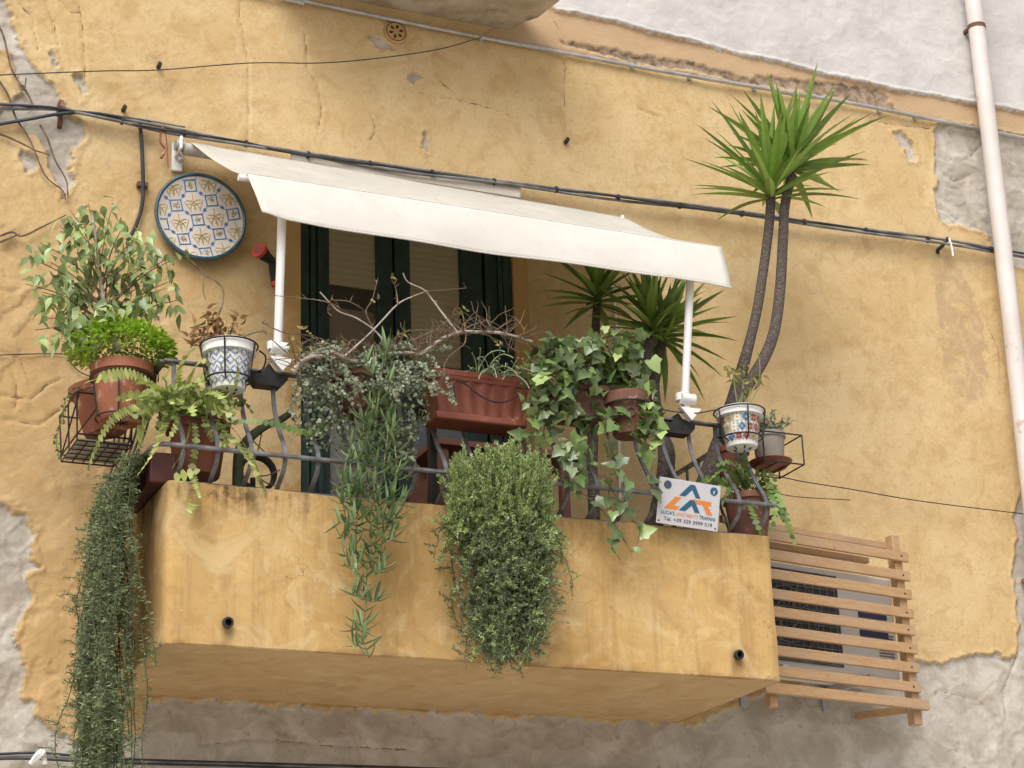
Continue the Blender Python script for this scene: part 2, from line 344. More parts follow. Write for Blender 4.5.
def yellow(k, co, pale=(.60, .445, .24), mid=(.54, .375, .18), deep=(.45, .285, .12)):
    n1 = k.noise(1.7, 7, .66, co, .6); n2 = k.noise(6, 5, .65, co, .6); n3 = k.noise(60, 3, .6, co)
    col = k.mix(k.sstep(n1, .34, .62), mid, pale); col = k.mix(k.math('MULTIPLY', k.sstep(n2, .46, .70), .62), col, deep)
    col = k.mix(k.math('MULTIPLY', k.sstep(k.noise(2.6, 6, .7, co, 1.2), .54, .72), .30), col, (.60, .43, .24))
    mpp = k.n('ShaderNodeMapping'); k.l(co, mpp.inputs[0]); mpp.inputs['Rotation'].default_value = (0, .5, 0); mpp.inputs['Scale'].default_value = (1, 1, .6)
    col = k.mix(k.math('MULTIPLY', k.sstep(k.noise(9, 7, .72, mpp.outputs[0], 1.8), .50, .66), .36), col, (.42, .285, .15))
    col = k.mix(k.math('MULTIPLY', k.sstep(k.noise(5, 6, .62, co, 1.4), .52, .70), .4), col, (.64, .48, .27))
    return k.mix(k.math('MULTIPLY', k.sstep(n3, .52, .72), .32), col, (.34, .21, .10))
k = NT('facade_plaster'); co = k.coord(); j = k.math('MULTIPLY', k.math('SUBTRACT', k.noise(22, 7, .78, co), .5), .075)
def msk(nm, wdt=.0025): return k.math('SUBTRACT', 1., k.sstep(k.math('ADD', k.attr(nm), j), -wdt, wdt))
col = yellow(k, co)
ro = k.attr('rough'); col = k.mix(k.math('MULTIPLY', ro, .5), col, k.mix(k.noise(8, 5, .6, co), (.36, .22, .095), (.54, .35, .16)))
orange = k.mix(k.noise(4, 5, .65, co), (.44, .29, .165), (.54, .385, .235))
col = k.mix(msk('strip', .004), col, orange)
col = k.mix(k.math('MULTIPLY', k.math('MULTIPLY', msk('brown', .008), k.sstep(k.noise(10, 6, .7, co, .8), .34, .56)), .7), col, k.mix(k.noise(12, 5, .6, co), (.36, .24, .13), (.46, .33, .20)))
bz = k.n('ShaderNodeSeparateXYZ'); k.l(co, bz.inputs[0])
greyA = k.mix(k.sstep(k.noise(5, 6, .65, co, .5), .35, .66), (.38, .33, .27), (.54, .49, .43))
greyA = k.mix(k.sstep(k.noise(22, 4, .6, co), .60, .74), greyA, (.36, .28, .20))
col = k.mix(msk('bare'), col, greyA)
whit = k.mix(k.sstep(k.noise(3, 6, .6, co, .4), .3, .7), (.50, .47, .445), (.60, .57, .54))
col = k.mix(msk('upper', .003), col, whit)
col = k.mix(k.math('MULTIPLY', msk('stone', .003), .85), col, k.mix(k.sstep(k.noise(14, 5, .7, co), .35, .62), (.12, .085, .06), (.38, .285, .21)))
ck = k.math('SUBTRACT', 1., k.sstep(k.math('ADD', k.attr('crack'), k.math('MULTIPLY', k.math('SUBTRACT', k.noise(12, 3, .6, co), .5), .016)), .0005, .0045))
col = k.mix(k.math('MULTIPLY', ck, .75), col, (.13, .08, .045))
pits = k.sstep(k.noise(14, 2, .5, co), .80, .83); col = k.mix(pits, col, (.10, .06, .04))
hb = k.math('ADD', k.math('MULTIPLY', k.noise(90, 4, .65, co), .5), k.noise(18, 5, .6, co, .8))
hb = k.math('ADD', hb, k.math('MULTIPLY', k.noise(7, 8, .72, co, 2.0), 1.1)); hb = k.math('SUBTRACT', hb, k.math('MULTIPLY', msk('bare'), .8))
me.materials.append(k.fin(col, .92, k.bump(hb, .45, .008), 0, .15))
# inner side of the building so that the door opening is closed
k = NT('room_plaster'); M['room'] = k.fin(k.mix(k.noise(3, 4, .6, k.coord()), (.20, .15, .10), (.28, .21, .14)), .9)
m = MB(); rx0, rx1, ry0, ry1, rz0, rz1 = .3, 2.7, .26, 2.4, -.5, 2.1
m.add([(rx0, ry0, rz0), (rx1, ry0, rz0), (rx1, ry1, rz0), (rx0, ry1, rz0), (rx0, ry0, rz1), (rx1, ry0, rz1), (rx1, ry1, rz1), (rx0, ry1, rz1)],
      [[0, 1, 2, 3], [4, 7, 6, 5], [3, 2, 6, 7], [0, 3, 7, 4], [1, 5, 6, 2]]); m.build('room_wall', M['room'], bld, False)
k = NT('reveal_plaster'); M['reveal'] = k.fin(yellow(k, k.coord(), (.50, .31, .12), (.44, .26, .085)), .92, k.bump(k.noise(40, 4, .6, k.coord()), .3, .004))
m = MB()
for x, dx in ((DX0, -.04), (DX1, .04)): m.box((x+dx, .13, (DZ0+DZ1)/2), .08, .27, DZ1-DZ0+.16)
m.box(((DX0+DX1)/2, .13, DZ1+.04), DX1-DX0, .27, .08); m.box(((DX0+DX1)/2, .13, DZ0-.04), DX1-DX0, .27, .08)
m.build('door_reveal', M['reveal'], bld, False)
# door hood just above the awning
k = NT('hood_render'); M['hood'] = k.fin(k.mix(k.noise(9, 5, .6, k.coord()), (.46, .40, .33), (.62, .57, .50)), .9, k.bump(k.noise(50, 3, .6, k.coord()), .3, .004))
a_, b_ = U(291, 158, -.035), U(520, 191, -.035)
m = MB(); m.box(((a_.x+b_.x)/2, -.010, (a_.z+b_.z)/2-.004), b_.x-a_.x, .075, .066); bevel(m.build('door_hood', M['hood'], bld), .006)
# french door
k = NT('green_paint'); co = k.coord(); M['green'] = k.fin(k.mix(k.sstep(k.noise(14, 5, .6, co), .4, .7), (.010, .026, .021), (.018, .046, .038)), .45, k.bump(k.noise(40, 3, .6, co), .15, .003))
def door():
    d = MB(); zt, zb = DZ1, DZ0
    def post(x0, x1, y, dpt, mb=d): mb.box(((x0+x1)/2, y, (zt+zb)/2), x1-x0, dpt, zt-zb-.004)
    post(DX0+.003, DX0+.05, .06, .10); post(DX1-.05, DX1-.003, .06, .10)
    d.box(((DX0+DX1)/2, .06, zt-.03), DX1-DX0-.104, .098, .055); d.box(((DX0+DX1)/2, .06, zb+.03), DX1-DX0-.104, .098, .055)
    root = bevel(d.build('french_door', M['green'], bld), .004)
    for (x0, x1) in ((.945, 1.045), (1.295, 1.375), (1.385, 1.468), (1.742, 1.86)):
        s_ = MB(); s_.box(((x0+x1)/2, .048, (zt+zb)/2), x1-x0, .05, zt-zb-.13); bevel(s_.build('stile', M['green'], root), .006)
    # shutter leaves folded in the reveal
    for x0, x1, y in ((.942, 1.0, .018), (1.868, 1.962, .03)):
        s_ = MB(); z = zb+.08
        s_.box((x0+.011, y, (zt+zb)/2), .022, .034, zt-zb-.14); s_.box((x1-.011, y, (zt+zb)/2), .022, .034, zt-zb-.14)
        s_.box(((x0+x1)/2, y+.004, (zt+zb)/2), x1-x0-.046, .014, zt-zb-.16)
        s_.build('shutter', M['green'], root, False)
    k = NT('window_glass'); tr = k.n('ShaderNodeBsdfTransparent'); gl = k.n('ShaderNodeBsdfGlossy'); gl.inputs['Roughness'].default_value = .02
    tr.inputs[0].default_value = (.94, .95, .94, 1)
    lw = k.n('ShaderNodeFresnel'); lw.inputs[0].default_value = 1.5; ms = k.n('ShaderNodeMixShader'); k.l(lw.outputs[0], ms.inputs[0]); k.l(tr.outputs[0], ms.inputs[1]); k.l(gl.outputs[0], ms.inputs[2]); k.l(ms.outputs[0], k.out.inputs[0]); M['glass'] = k.m
    k = NT('blind_fabric'); co = k.coord(); wv = k.n('ShaderNodeTexWave', wave_type='BANDS', bands_direction='Z'); k.l(co, wv.inputs[0]); wv.inputs['Scale'].default_value = 9; wv.inputs['Distortion'].default_value = .6
    M['blind'] = k.fin(k.mix(wv.outputs[1], (.72, .60, .38), (.80, .69, .46)), .85, k.bump(wv.outputs[1], .4, .004))
    k = NT('brown_board'); M['board'] = k.fin(k.mix(k.noise(6, 4, .6, k.coord()), (.34, .26, .20), (.42, .33, .25)), .6)
    for i, (x0, x1) in enumerate(((1.045, 1.295), (1.468, 1.742))):
        g = MB(); g.box(((x0+x1)/2, .040, (zt+zb)/2), x1-x0+.01, .005, zt-zb-.12); g.build('pane', M['glass'], root, False)
        zb2 = U(350, 293, .13).z if i == 0 else U(440, 372, .13).z
        b = MB(); b.box(((x0+x1)/2, .060, (zt+zb2)/2), x1-x0-.004, .008, zt-zb2); b.build('blind', M['blind'], root, False)
    b = MB(); b.box((1.17, .082, .62), .245, .012, 1.36); b.build('brown_panel', M['board'], root, False)  # brown panel added for the dark interior tone behind the lower pane
    h_ = MB(); h_.tube([(1.33, .04, .55), (1.33, .0, .55), (1.36, -.005, .55), (1.43, -.005, .55)], .008, 8); h_.build('handle', M['black'], root)
door()
# ------------------------------------------------------------------ storey balcony overhead
k = NT('stained_stone'); co = k.coord(); c1 = k.mix(k.sstep(k.noise(5, 6, .65, co), .35, .65), (.34, .27, .18), (.52, .44, .33))
c1 = k.mix(k.sstep(k.noise(9, 5, .7, co), .55, .7), c1, (.16, .14, .09)); M['oldstone'] = k.fin(c1, .9, k.bump(k.noise(25, 5, .65, co), .6, .01))
pl = [(.72, .02), (2.06, .02), (2.10, -.08), (2.155, -.16), (2.18, -.3), (2.18, -.50), (2.12, -.56), (.72, -.56)]
m = MB(); zz = [(2.985, 0), (3.0, .03), (3.03, .06), (3.12, .07)]; n_ = len(pl)
cen = Vector((.5, -.4)); vs = []
for z, gr in zz:
    for x, y in pl:
        vs.append((x+(gr if x > 2 and y < 0 else 0)-.04*(x > 2), y-(gr if y < -.5 else 0), z))
m.add(vs, [list(range(n_))[::-1]]+[[i*n_+q_, i*n_+(q_+1) % n_, (i+1)*n_+(q_+1) % n_, (i+1)*n_+q_] for i in range(3) for q_ in range(n_)]+[[3*n_+q_ for q_ in range(n_)]])
o = m.build('upper_balcony', M['oldstone']); tag(o, 'stained stone balcony slab with rounded corner, cut off by the top edge', 'balcony')
# ------------------------------------------------------------------ the balcony
HH, DD, LL = .667, .973, 2.8
bal = thing('balcony', (1.4, 0, -HH), 'ochre plastered balcony with solid parapet and bellied iron railing full of plants', 'balcony')
k = NT('parapet_plaster'); co = k.coord()
col = yellow(k, co, (.545, .36, .15), (.445, .275, .10), (.34, .19, .065))
mp = k.n('ShaderNodeMapping'); k.l(co, mp.inputs[0]); mp.inputs['Scale'].default_value = (1, 1, .06)
stre = k.sstep(k.noise(16, 5, .65, mp.outputs[0]), .50, .64); sx = k.n('ShaderNodeSeparateXYZ'); k.l(co, sx.inputs[0])
col = k.mix(k.math('MULTIPLY', stre, .42), col, (.33, .195, .085))
topz = k.sstep(sx.outputs[2], HH-.17, HH-.01)            # drips below the coping, heavier at the planters on the left
stn = k.math('MULTIPLY', k.sstep(k.math('ADD', k.noise(13, 5, .7, mp.outputs[0]), k.math('MULTIPLY', k.noise(30, 4, .6, co), .4)), .62, .84), topz)
lft = k.math('ADD', .30, k.math('MULTIPLY', k.math('SUBTRACT', 1., k.sstep(sx.outputs[0], -1.0, -.7)), .7))
col = k.mix(k.math('MULTIPLY', stn, lft), col, (.10, .065, .03))
col = k.mix(k.math('MULTIPLY', k.sstep(k.noise(3.1, 6, .68, co, 1.0), .50, .66), .55), col, (.63, .475, .25))
vo = k.n('ShaderNodeTexVoronoi', feature='DISTANCE_TO_EDGE'); vo.inputs['Scale'].default_value = 2.3; wp_ = k.n('ShaderNodeVectorMath', operation='ADD'); nz_ = k.n('ShaderNodeTexNoise'); nz_.inputs['Scale'].default_value = 3; nz_.inputs['Detail'].default_value = 5; k.l(co, nz_.inputs[0]); k.l(co, wp_.inputs[0]); k.l(nz_.outputs[1], wp_.inputs[1]); k.l(wp_.outputs[0], vo.inputs['Vector'])
crk = k.math('MULTIPLY', k.math('SUBTRACT', 1., k.sstep(vo.outputs['Distance'], .0015, .006)), k.sstep(k.noise(1.9, 3, .5, co), .50, .58))
col = k.mix(k.math('MULTIPLY', crk, .6), col, (.22, .12, .05))
for spx, spy in ((226, 624), (736, 656)):
    q_ = U(spx, spy, -DD)-Vector((1.4, 0, -HH)); sub_ = k.n('ShaderNodeVectorMath', operation='SUBTRACT'); sub_.inputs[1].default_value = (q_.x, q_.y, q_.z-.035); k.l(co, sub_.inputs[0])
    sc_ = k.n('ShaderNodeVectorMath', operation='MULTIPLY'); sc_.inputs[1].default_value = (1.3, 1, .6); k.l(sub_.outputs[0], sc_.inputs[0]); ln_ = k.n('ShaderNodeVectorMath', operation='LENGTH'); k.l(sc_.outputs[0], ln_.inputs[0])
    col = k.mix(k.math('MULTIPLY', k.sstep(k.math('ADD', ln_.outputs['Value'], k.math('MULTIPLY', k.noise(18, 5, .65, mp.outputs[0]), .08)), .10, .035), .75), col, (.20, .11, .045))
edge = k.math('MULTIPLY', k.sstep(sx.outputs[2], .03, .004), k.sstep(k.noise(9, 4, .6, co), .45, .6)); col = k.mix(k.math('MULTIPLY', edge, .5), col, (.24, .14, .06))
col = k.mix(k.sstep(k.noise(6.3, 5, .7, co, .6), .73, .76), col, (.60, .52, .42))
M['parapet'] = k.fin(col, .9, k.bump(k.math('ADD', k.noise(5, 4, .6, co), k.math('MULTIPLY', k.noise(70, 4, .65, co), .25)), .35, .012), 0, .15)
def slabgrid(name, verts_fn, nu, nv, mat, parent):
    m = MB(); vs = [verts_fn(i/nu, j_/nv) for j_ in range(nv+1) for i in range(nu+1)]
    m.add(vs, [[j_*(nu+1)+i, j_*(nu+1)+i+1, (j_+1)*(nu+1)+i+1, (j_+1)*(nu+1)+i] for j_ in range(nv) for i in range(nu)]); return m.build(name, mat, parent)
def wob(p, s_=1): 
    x, y, z = p; q = np.array([x*1.7+y]); r_ = np.array([z*1.7+y*.7]); n1 = float(fbm(q, r_, 1.4, 3, 77)[0])*.010
    return Vector((x+n1*.4*s_, y-n1*s_, z+n1*.35*s_))
# outer shell: walls swept round three sides with a rounded arris, then soffit
pts = [(0., 0.), (0., -DD+.045), (.004, -DD+.026), (.012, -DD+.012), (.026, -DD+.004), (.045, -DD), (LL-.02, -DD), (LL-.006, -DD+.006), (LL, -DD+.02), (LL, 0.)]
path = []
for (x0, y0), (x1, y1) in zip(pts[:-1], pts[1:]):
    L_ = math.hypot(x1-x0, y1-y0); n_ = max(1, int(L_/.05))
    for i in range(n_): path.append((x0+(x1-x0)*i/n_, y0+(y1-y0)*i/n_))
path.append(pts[-1]); zs = [-HH, -HH+.006]+[-HH+.04+(HH-.055)*i/13 for i in range(14)]+[-.006, 0]
m = MB(); vs = []
for z in zs:
    ins = .006 if z in (-HH, 0) else 0
    for x, y in path:
        px_, py_ = min(max(x, ins), LL-ins), max(y, -DD+ins); vs.append(wob((px_, py_, z)))
n_ = len(path); nzs = len(zs)
m.add(vs, [[i*n_+q_, i*n_+q_+1, (i+1)*n_+q_+1, (i+1)*n_+q_] for i in range(nzs-1) for q_ in range(n_-1)])
inn = [(.13, 0.), (.13, -DD+.13), (LL-.13, -DD+.13), (LL-.13, 0.)]
tp = [wob((min(max(x, .006), LL-.006), max(y, -DD+.006), 0)) for x, y in path]; ti = [Vector((min(max(x, .13), LL-.13), max(y, -DD+.13), .0)) for x, y in path]; tb = [Vector((p.x, p.y, -.5)) for p in ti]
m.add(tp+ti+tb, [[i, i+1, n_+i+1, n_+i] for i in range(n_-1)]+[[n_+i, n_+i+1, 2*n_+i+1, 2*n_+i] for i in range(n_-1)])
m.build('parapet', M['parapet'], bal)
k = NT('soffit_plaster'); co = k.coord(); col = yellow(k, co, (.54, .385, .205), (.50, .34, .165), (.41, .265, .12))
col = k.mix(k.sstep(k.noise(2.2, 6, .7, co, 2.5), .66, .72), col, (.56, .47, .36))
M['soffit'] = k.fin(col, .92, k.bump(k.noise(6, 5, .6, co), .35, .015), 0, .1)
slabgrid('soffit', lambda u, v: Vector((.006+(LL-.012)*u, -(DD-.006)*(1-v), -HH+.0005+(float(fbm(np.array([u*3]), np.array([v]), 2, 2, 3)[0])*.006 if 0 < v < 1 and 0 < u < 1 else 0))), 50, 18, M['soffit'], bal)
k = NT('floor_tile'); m = MB(); m.box((1.4, -.42, -.52), LL-.27, .83, .04); m.build('floor_slab', k.fin(k.mix(k.noise(6, 4, .6, k.coord()), (.22, .12, .08), (.3, .17, .11)), .6), bal, False)
for px, py in ((226, 624), (736, 656)):
    p = U(px, py, -DD); m = MB(); m.lathe([(.009, .03), (.015, .0), (.016, -.018), (.022, -.019), (.022, -.034), (.014, -.035), (.012, -.010), (.0, -.010)], Matrix.Rotation(R(-90), 3, 'X') @ Matrix.Rotation(R(180), 3, 'X'), 16, p)
    # axis: local z -> outward is negative Y
    m.v = [(x, 2*p.y-y if y > p.y else y, z) for x, y, z in m.v]
    m.build('drain_spout', M['black'], bal)
# railing: bellied flat bars
RT, RZ = -.87, .548
rail = MB()
cor = [(-.0, -.02, RZ), (-.0, RT, RZ), (2.8, RT, RZ), (2.8, -.02, RZ)]
for a_, b_ in zip(cor[:-1], cor[1:]): rail.bar(a_, b_, .034, .012)
railing = rail.build('railing', M['iron'], bal); bevel(railing, .003)
br = MB(); bz_ = .122
br.tube([(-.075, -.03, bz_), (-.075, -.98, bz_), (-.068, -1.035, bz_), (-.02, -1.052, bz_), (.05, -1.052, bz_), (1.4, -1.054, bz_-.002), (2.75, -1.052, bz_), (2.84, -1.045, bz_), (2.872, -1.0, bz_), (2.872, -.03, bz_)], .010, 8)
br.build('belly_rail', M['iron'], railing)
lr = MB(); 
for a_, b_ in zip([(.035, -.02, .012), (.035, -.915, .012), (2.77, -.915, .012)], [(.035, -.915, .012), (2.77, -.915, .012), (2.77, -.02, .012)]): lr.bar(a_, b_, .03, .008)
lr.build('foot_rail', M['iron'], railing)
belly = [(0, 1.0, .0), (0., .88, .0), (.02, .70, .02), (.085, .48, .08), (.15, .32, .145), (.168, .22, .163), (.15, .13, .14), (.09, .06, .08), (.045, .015, .045)]
prof = smooth([(p[0], 0, p[1]*RZ) for p in belly], 4)
def baluster(x, y, dx, dy, tw):
    s_ = MB(); s_.tube([Vector((x+dx*p.x, y+dy*p.x, p.z+.003)) for p in prof], .01, 4, (Vector((tw*abs(dy)+.0, abs(dx)*tw, 0)) if True else None, .009, .0035))
    s_.build('baluster', M['iron'], railing)
nb = 20
for i in range(nb):
    x = .045+(2.71)*i/(nb-1); baluster(x, RT, 0, -1, 1)
for i in range(6):
    baluster(.0, RT+.13+.12*i, -.45, 0, 1); baluster(2.8, RT+.13+.12*i, .45, 0, 1)
# ------------------------------------------------------------------ awning
aw = thing('awning', (1.46, 0, 1.96), 'cream fabric awning with deep valance and two white arms over the balcony door', 'awning')
def fabmat(nm, a1, a2, dirt, damt):
  k = NT(nm); co = k.coord(); mp = k.n('ShaderNodeMapping'); k.l(co, mp.inputs[0]); mp.inputs['Scale'].default_value = (1, .25, 1)
  col = k.mix(k.sstep(k.noise(4, 5, .6, co), .4, .7), a1, a2); col = k.mix(k.math('MULTIPLY', k.sstep(k.noise(16, 6, .75, mp.outputs[0], .5), .50, .70), damt), col, dirt)
  k.fin(col, .85, k.bump(k.noise(7, 3, .5, co, .5), .25, .012), 0, .2)
  tr = k.n('ShaderNodeBsdfTranslucent'); tr.inputs[0].default_value = (.75, .70, .58, 1); ms = k.n('ShaderNodeMixShader'); ms.inputs[0].default_value = .28
  k.l(k.b.outputs[0], ms.inputs[1]); k.l(tr.outputs[0], ms.inputs[2]); k.l(ms.outputs[0], k.out.inputs[0]); return k.m
M['fabric'] = fabmat('valance_fabric', (.80, .77, .71), (.83, .81, .76), (.66, .62, .55), .4); M['fabrictop'] = fabmat('weathered_fabric', (.62, .59, .53), (.70, .67, .61), (.46, .41, .34), .6)
yT, zT, yF, zF = -.10, 1.975, -1.0, 1.385; x0, x1 = .305, 2.632
def fab(u, v):      # v 0 roller .. 1 front bar
    x = x0+(x1-x0)*u; e = 1-abs(2*u-1)**6
    s_ = -.030*math.sin(math.pi*v)*(1-.75*e)-.010*math.sin(math.pi*v)*math.sin(u*23)*.3
    return Vector((x+(.02*math.sin(math.pi*v) if u < .02 else -.012*math.sin(math.pi*v) if u > .98 else 0), yT+(yF-yT)*v, zT-.030*u*(1-v)+(zF-zT)*v+s_+.004*float(fbm(np.array([u*5]), np.array([v*2]), 1.3, 2, 5)[0])))
m = MB(); nu, nv = 70, 16; vs = [fab(i/nu, j_/nv) for j_ in range(nv+1) for i in range(nu+1)]
# roll over the bar and hang
def val(u, t):
    x = x0+(x1-x0)*u; e0 = math.exp(-u/.05); e1 = math.exp(-(1-u)/.03)
    wv = .010*math.sin(u*9+.6)+.006*math.sin(u*21+1)+.012*e0*math.sin(u*70)
    drop = .212-.004*u+.012*e1-.018*e0
    return Vector((x+.045*e0*t, yF-.026-(.035+wv+.02*e0+.02*e1)*t**1.4-.012*math.sin(math.pi*t), zF-.010-drop*t))
vv = [val(i/nu, j_/10) for j_ in range(11) for i in range(nu+1)]
rows = nv+1
mid = [Vector((x0+(x1-x0)*i/nu, yF-.022, zF+.004)) for i in range(nu+1)]
allv = vs+mid+vv; nr = rows+1+11
grid = lambda n_: [[r_*(nu+1)+i, r_*(nu+1)+i+1, (r_+1)*(nu+1)+i+1, (r_+1)*(nu+1)+i] for r_ in range(n_-1) for i in range(nu)]
m.add(vs+mid, grid(rows+1)); can = m.build('canopy', M['fabrictop'], aw); sm_ = can.modifiers.new('thickness', 'SOLIDIFY'); sm_.thickness = .0016
m = MB(); m.add(mid+vv, grid(12)); va_ = m.build('valance', M['fabric'], can); sm_ = va_.modifiers.new('thickness', 'SOLIDIFY'); sm_.thickness = .0016

hm = MB(); hm.tube([Vector((x0+(x1-x0)*i/nu, yF-.023, zF+.003)) for i in range(nu+1)], .0035, 6); hm.build('seam', M['fabric'], can); hm = MB(); hm.tube([val(i/nu, 1.0)+Vector((0, -.001, .004)) for i in range(nu+1)], .0045, 6); hm.build('hem', M['fabric'], can)
m = MB(); m.tube([(.275, -.085, 1.945), (2.62, -.085, 1.915)], .03, 16); m.build('roller_tube', M['fabrictop'], aw)
m = MB(); m.tube([(x0-.02, yF, zF-.012), (x1+.01, yF, zF-.012)], .013, 10); m.build('front_bar', M['whitemetal'], aw)
m = MB(); p = Vector((x0-.012, yF, zF-.012)); m.tube([p-Vector((.02, 0, 0)), p+Vector((.01, 0, 0))], .015, 12); m.build('end_cap', M['whitemetal'], aw)
for x in (.265, 2.59):
    dz_ = 0 if x < 1 else -.045
    m = MB(); m.box((x, -.012, 1.93+dz_), .055, .02, .15); m.box((x-.01 if x < 1 else x+.01, -.07, 1.955+dz_), .014, .12, .07); b_ = bevel(m.build('wall_bracket', M['whitemetal'], aw), .005)
    g = MB(); g.tube([(x-.03 if x < 1 else x+.03, -.09, 1.955+dz_), (x+.012, -.09, 1.955+dz_)], .028, 12); g.tube([(x, -.05, 1.92+dz_), (x, -.10, 1.87+dz_)], .012, 8); g.build('gear', M['galv'], b_)
def arm(xp, pb, pt):
    a = MB(); a.tube([pb+Vector((0, 0, .03)), pt], .019, 14); ar = a.build('arm', M['whitemetal'], aw)
    kn = MB(); kn.tube([pb+Vector((-.018, -.0, .045)), pb+Vector((-.018, 0, .01))], .03, 12); kn.tube([pb+Vector((-.035, -.02, .015)), pb+Vector((.035, -.02, .015))], .026, 14); kn.box(pb+Vector((0, 0, -.02)), .028, .035, .06); kn.build('knuckle', M['whitemetal'], ar)
    pl_ = MB(); q = pb+Vector((.01, -.02, -.055)); pl_.add([q+Vector((-.055, -.012, .025)), q+Vector((.055, -.012, .025)), q+Vector((.0, -.012, -.035)), q+Vector((-.055, .02, .025)), q+Vector((.055, .02, .025)), q+Vector((.0, .02, -.035))], [[0, 2, 1], [3, 4, 5], [0, 1, 4, 3], [1, 2, 5, 4], [0, 3, 5, 2]]); pl_.build('foot_plate', M['whitemetal'], ar)
    c_ = MB(); z = pb.z-.095; y = RT
    prof_ = [(-.115, .0), (-.07, .0), (-.035, .05), (0.005, .0), (.035, .0), (.05, -.0), (.05, -.016), (.02, -.05), (-.085, -.05), (-.115, -.016)]
    vs = [Vector((pb.x+a_, y-.032, z+b__)) for a_, b__ in prof_]+[Vector((pb.x+a_, y+.03, z+b__)) for a_, b__ in prof_]; n_ = len(prof_)
    c_.add(vs, [list(range(n_)), [n_+i for i in range(n_)][::-1]]+[[i, n_+i, n_+(i+1) % n_, (i+1) % n_] for i in range(n_)]); c_.build('rail_clamp', M['black'], ar, False)
arm(0, Vector((U(279, 352, -.93).x, -.915, .625)), Vector((U(283, 205, -1.0).x, -1.0, zF-.02)))
arm(1, Vector((U(687, 402, -.93).x, -.915, .620)), Vector((U(693, 270, -1.0).x, -1.0, zF-.02)))
# ------------------------------------------------------------------ downpipe, conduit, cables
p0, p1 = U(970, -60, -.11), U(1021.5, 430, -.11)
dp = thing('downpipe', (5.03, -.11, GZ), 'pale pinkish painted downpipe running down the right side of the facade', 'pipe')
xm = 5.035; m = MB(); m.tube([(5.06, -.11, 6.5), (5.06, -.11, 3.5), (5.045, -.11, 2.2), (5.02, -.11, .9), (5.0, -.11, -1), (5.0, -.11, GZ+.1)], .05, 24); m.build('pipe', M['pipe'], dp)
for z in (3.56, .2, -2.5):
    x = 5.06 if z > 3 else 5.01
    m = MB(); m.tube([(x, -.11, z-.012), (x, -.11, z+.012)], .0535, 24); m.box((x-.03, -.05, z), .02, .10, .02); m.build('pipe_bracket', M['terradark'], dp)
def wire(name, pts, r, mat, label, cat, Y=-.03, k_=5, group=None, clips=(), clipmat='black', n=6):
    q = smooth(UL(pts, Y), k_); m = MB(); m.tube(q, r, n)
    if not clips:
        return tag(m.build(name, M[mat]), label, cat, group)
    t = thing(name, q[0], label, cat, group); m.build('conduit' if 'conduit' in name else 'wire', M[mat], t)
    for (x, y) in clips:
        p = U(x, y, Y); c_ = MB(); c_.box(p+Vector((0, .012, 0)), .016 if 'drop' not in name else .05, max(.02, -Y), r*2+.014 if 'drop' not in name else .022); c_.build('clip', M[clipmat], t)
    return t
wire('conduit_pipe', [(-500, -200), (240, -12), (300, 0), (400, 21), (500, 41), (570, 54), (650, 69), (750, 86), (850, 103), (950, 123), (1024, 138), (1200, 172), (1700, 265)], .011, 'galv', 'long galvanised conduit pipe along the top of the ochre wall', 'pipe', -.025, 5, None, [(482, 37), (632, 65), (690, 76), (755, 87), (880, 109), (916, 116)], 'galv', 10)
cb = thing('cable_bundle', U(0, 105, -.05), 'bundle of grey cables crossing the facade just above the awning', 'cable')
base = [(-600, 60), (-120, 98), (0, 104), (55, 107), (110, 117), (170, 129), (240, 141), (300, 152), (400, 167), (500, 181), (610, 195), (720, 209), (830, 224), (940, 240), (1024, 253), (1200, 282), (1700, 345)]
for i, (r, dy, ph, mt) in enumerate(((.008, 0, 0, 'cable'), (.0075, 3.2, 2, 'cable'), (.006, 1.6, 4, 'cabled'))):
    pts = []
    for (x, y) in base: pts.append((x, y+dy+1.3*math.sin(x*.031+ph), -.05-.012*math.sin(x*.045+ph*1.7)-.006*i))
    m = MB(); m.tube(smooth(UL(pts), 6), r, 8); m.build('cable', M[mt], cb)
for x in range(60, 1010, 62):
    xs = [b[0] for b in base]; y = float(np.interp(x, xs, [b[1] for b in base])); p = U(x, y+1.6, -.055)
    m = MB(); m.tube([p-Vector((.006, 0, 0)), p+Vector((.006, 0, 0))], .0185, 8); m.build('cable_tie', M['cabled'], cb)
wire('dark_cable', [(-600, 240, -.03), (-60, 135, -.03), (0, 124, -.04), (30, 119, -.05), (58, 114, -.06), (90, 113, -.05), (150, 122, -.04)], .009, 'cabled', 'thick dark cable bending down at the left edge below the cable bundle', 'cable')
wire('loop_cable', [(60, 106, -.03), (85, 113, -.04), (115, 117, -.04), (150, 121, -.04), (185, 127, -.04)], .005, 'cable', 'thin grey cable looping under the bundle at upper left', 'cable', n=6)
cp = thing('cable_cleat', U(58, 112, -.02), 'rusty iron wall bracket carrying the cables at upper left', 'bracket')
m = MB(); p = U(60, 108, -.03); m.box(p, .02, .07, .05); p = U(60, 116, -.01); m.box(p, .02, .03, .12); m.build('plate', M['terradark'], cp)
wire('drop_cable', [(140, 122, -.035), (142, 150, -.03), (143, 182, -.03), (142, 205, -.03), (136, 225, -.03), (128, 240, -.03)], .0095, 'cabled', 'thick dark cable dropping from the bundle to the fig tree', 'cable', -.03, 5, None, [(143, 184)], 'terradark', 8)
wire('thin_wire', [(-600, 90), (-50, 77), (0, 75), (100, 71), (158, 70), (250, 63), (320, 63), (380, 58), (440, 49), (482, 37)], .003, 'cabled', 'thin dark wire sagging across the top left of the wall', 'wire', -.045)
lw_ = thing('lower_cable', U(0, 756, -.05), 'bundle of thin black cables along the bottom edge of the wall', 'cable')
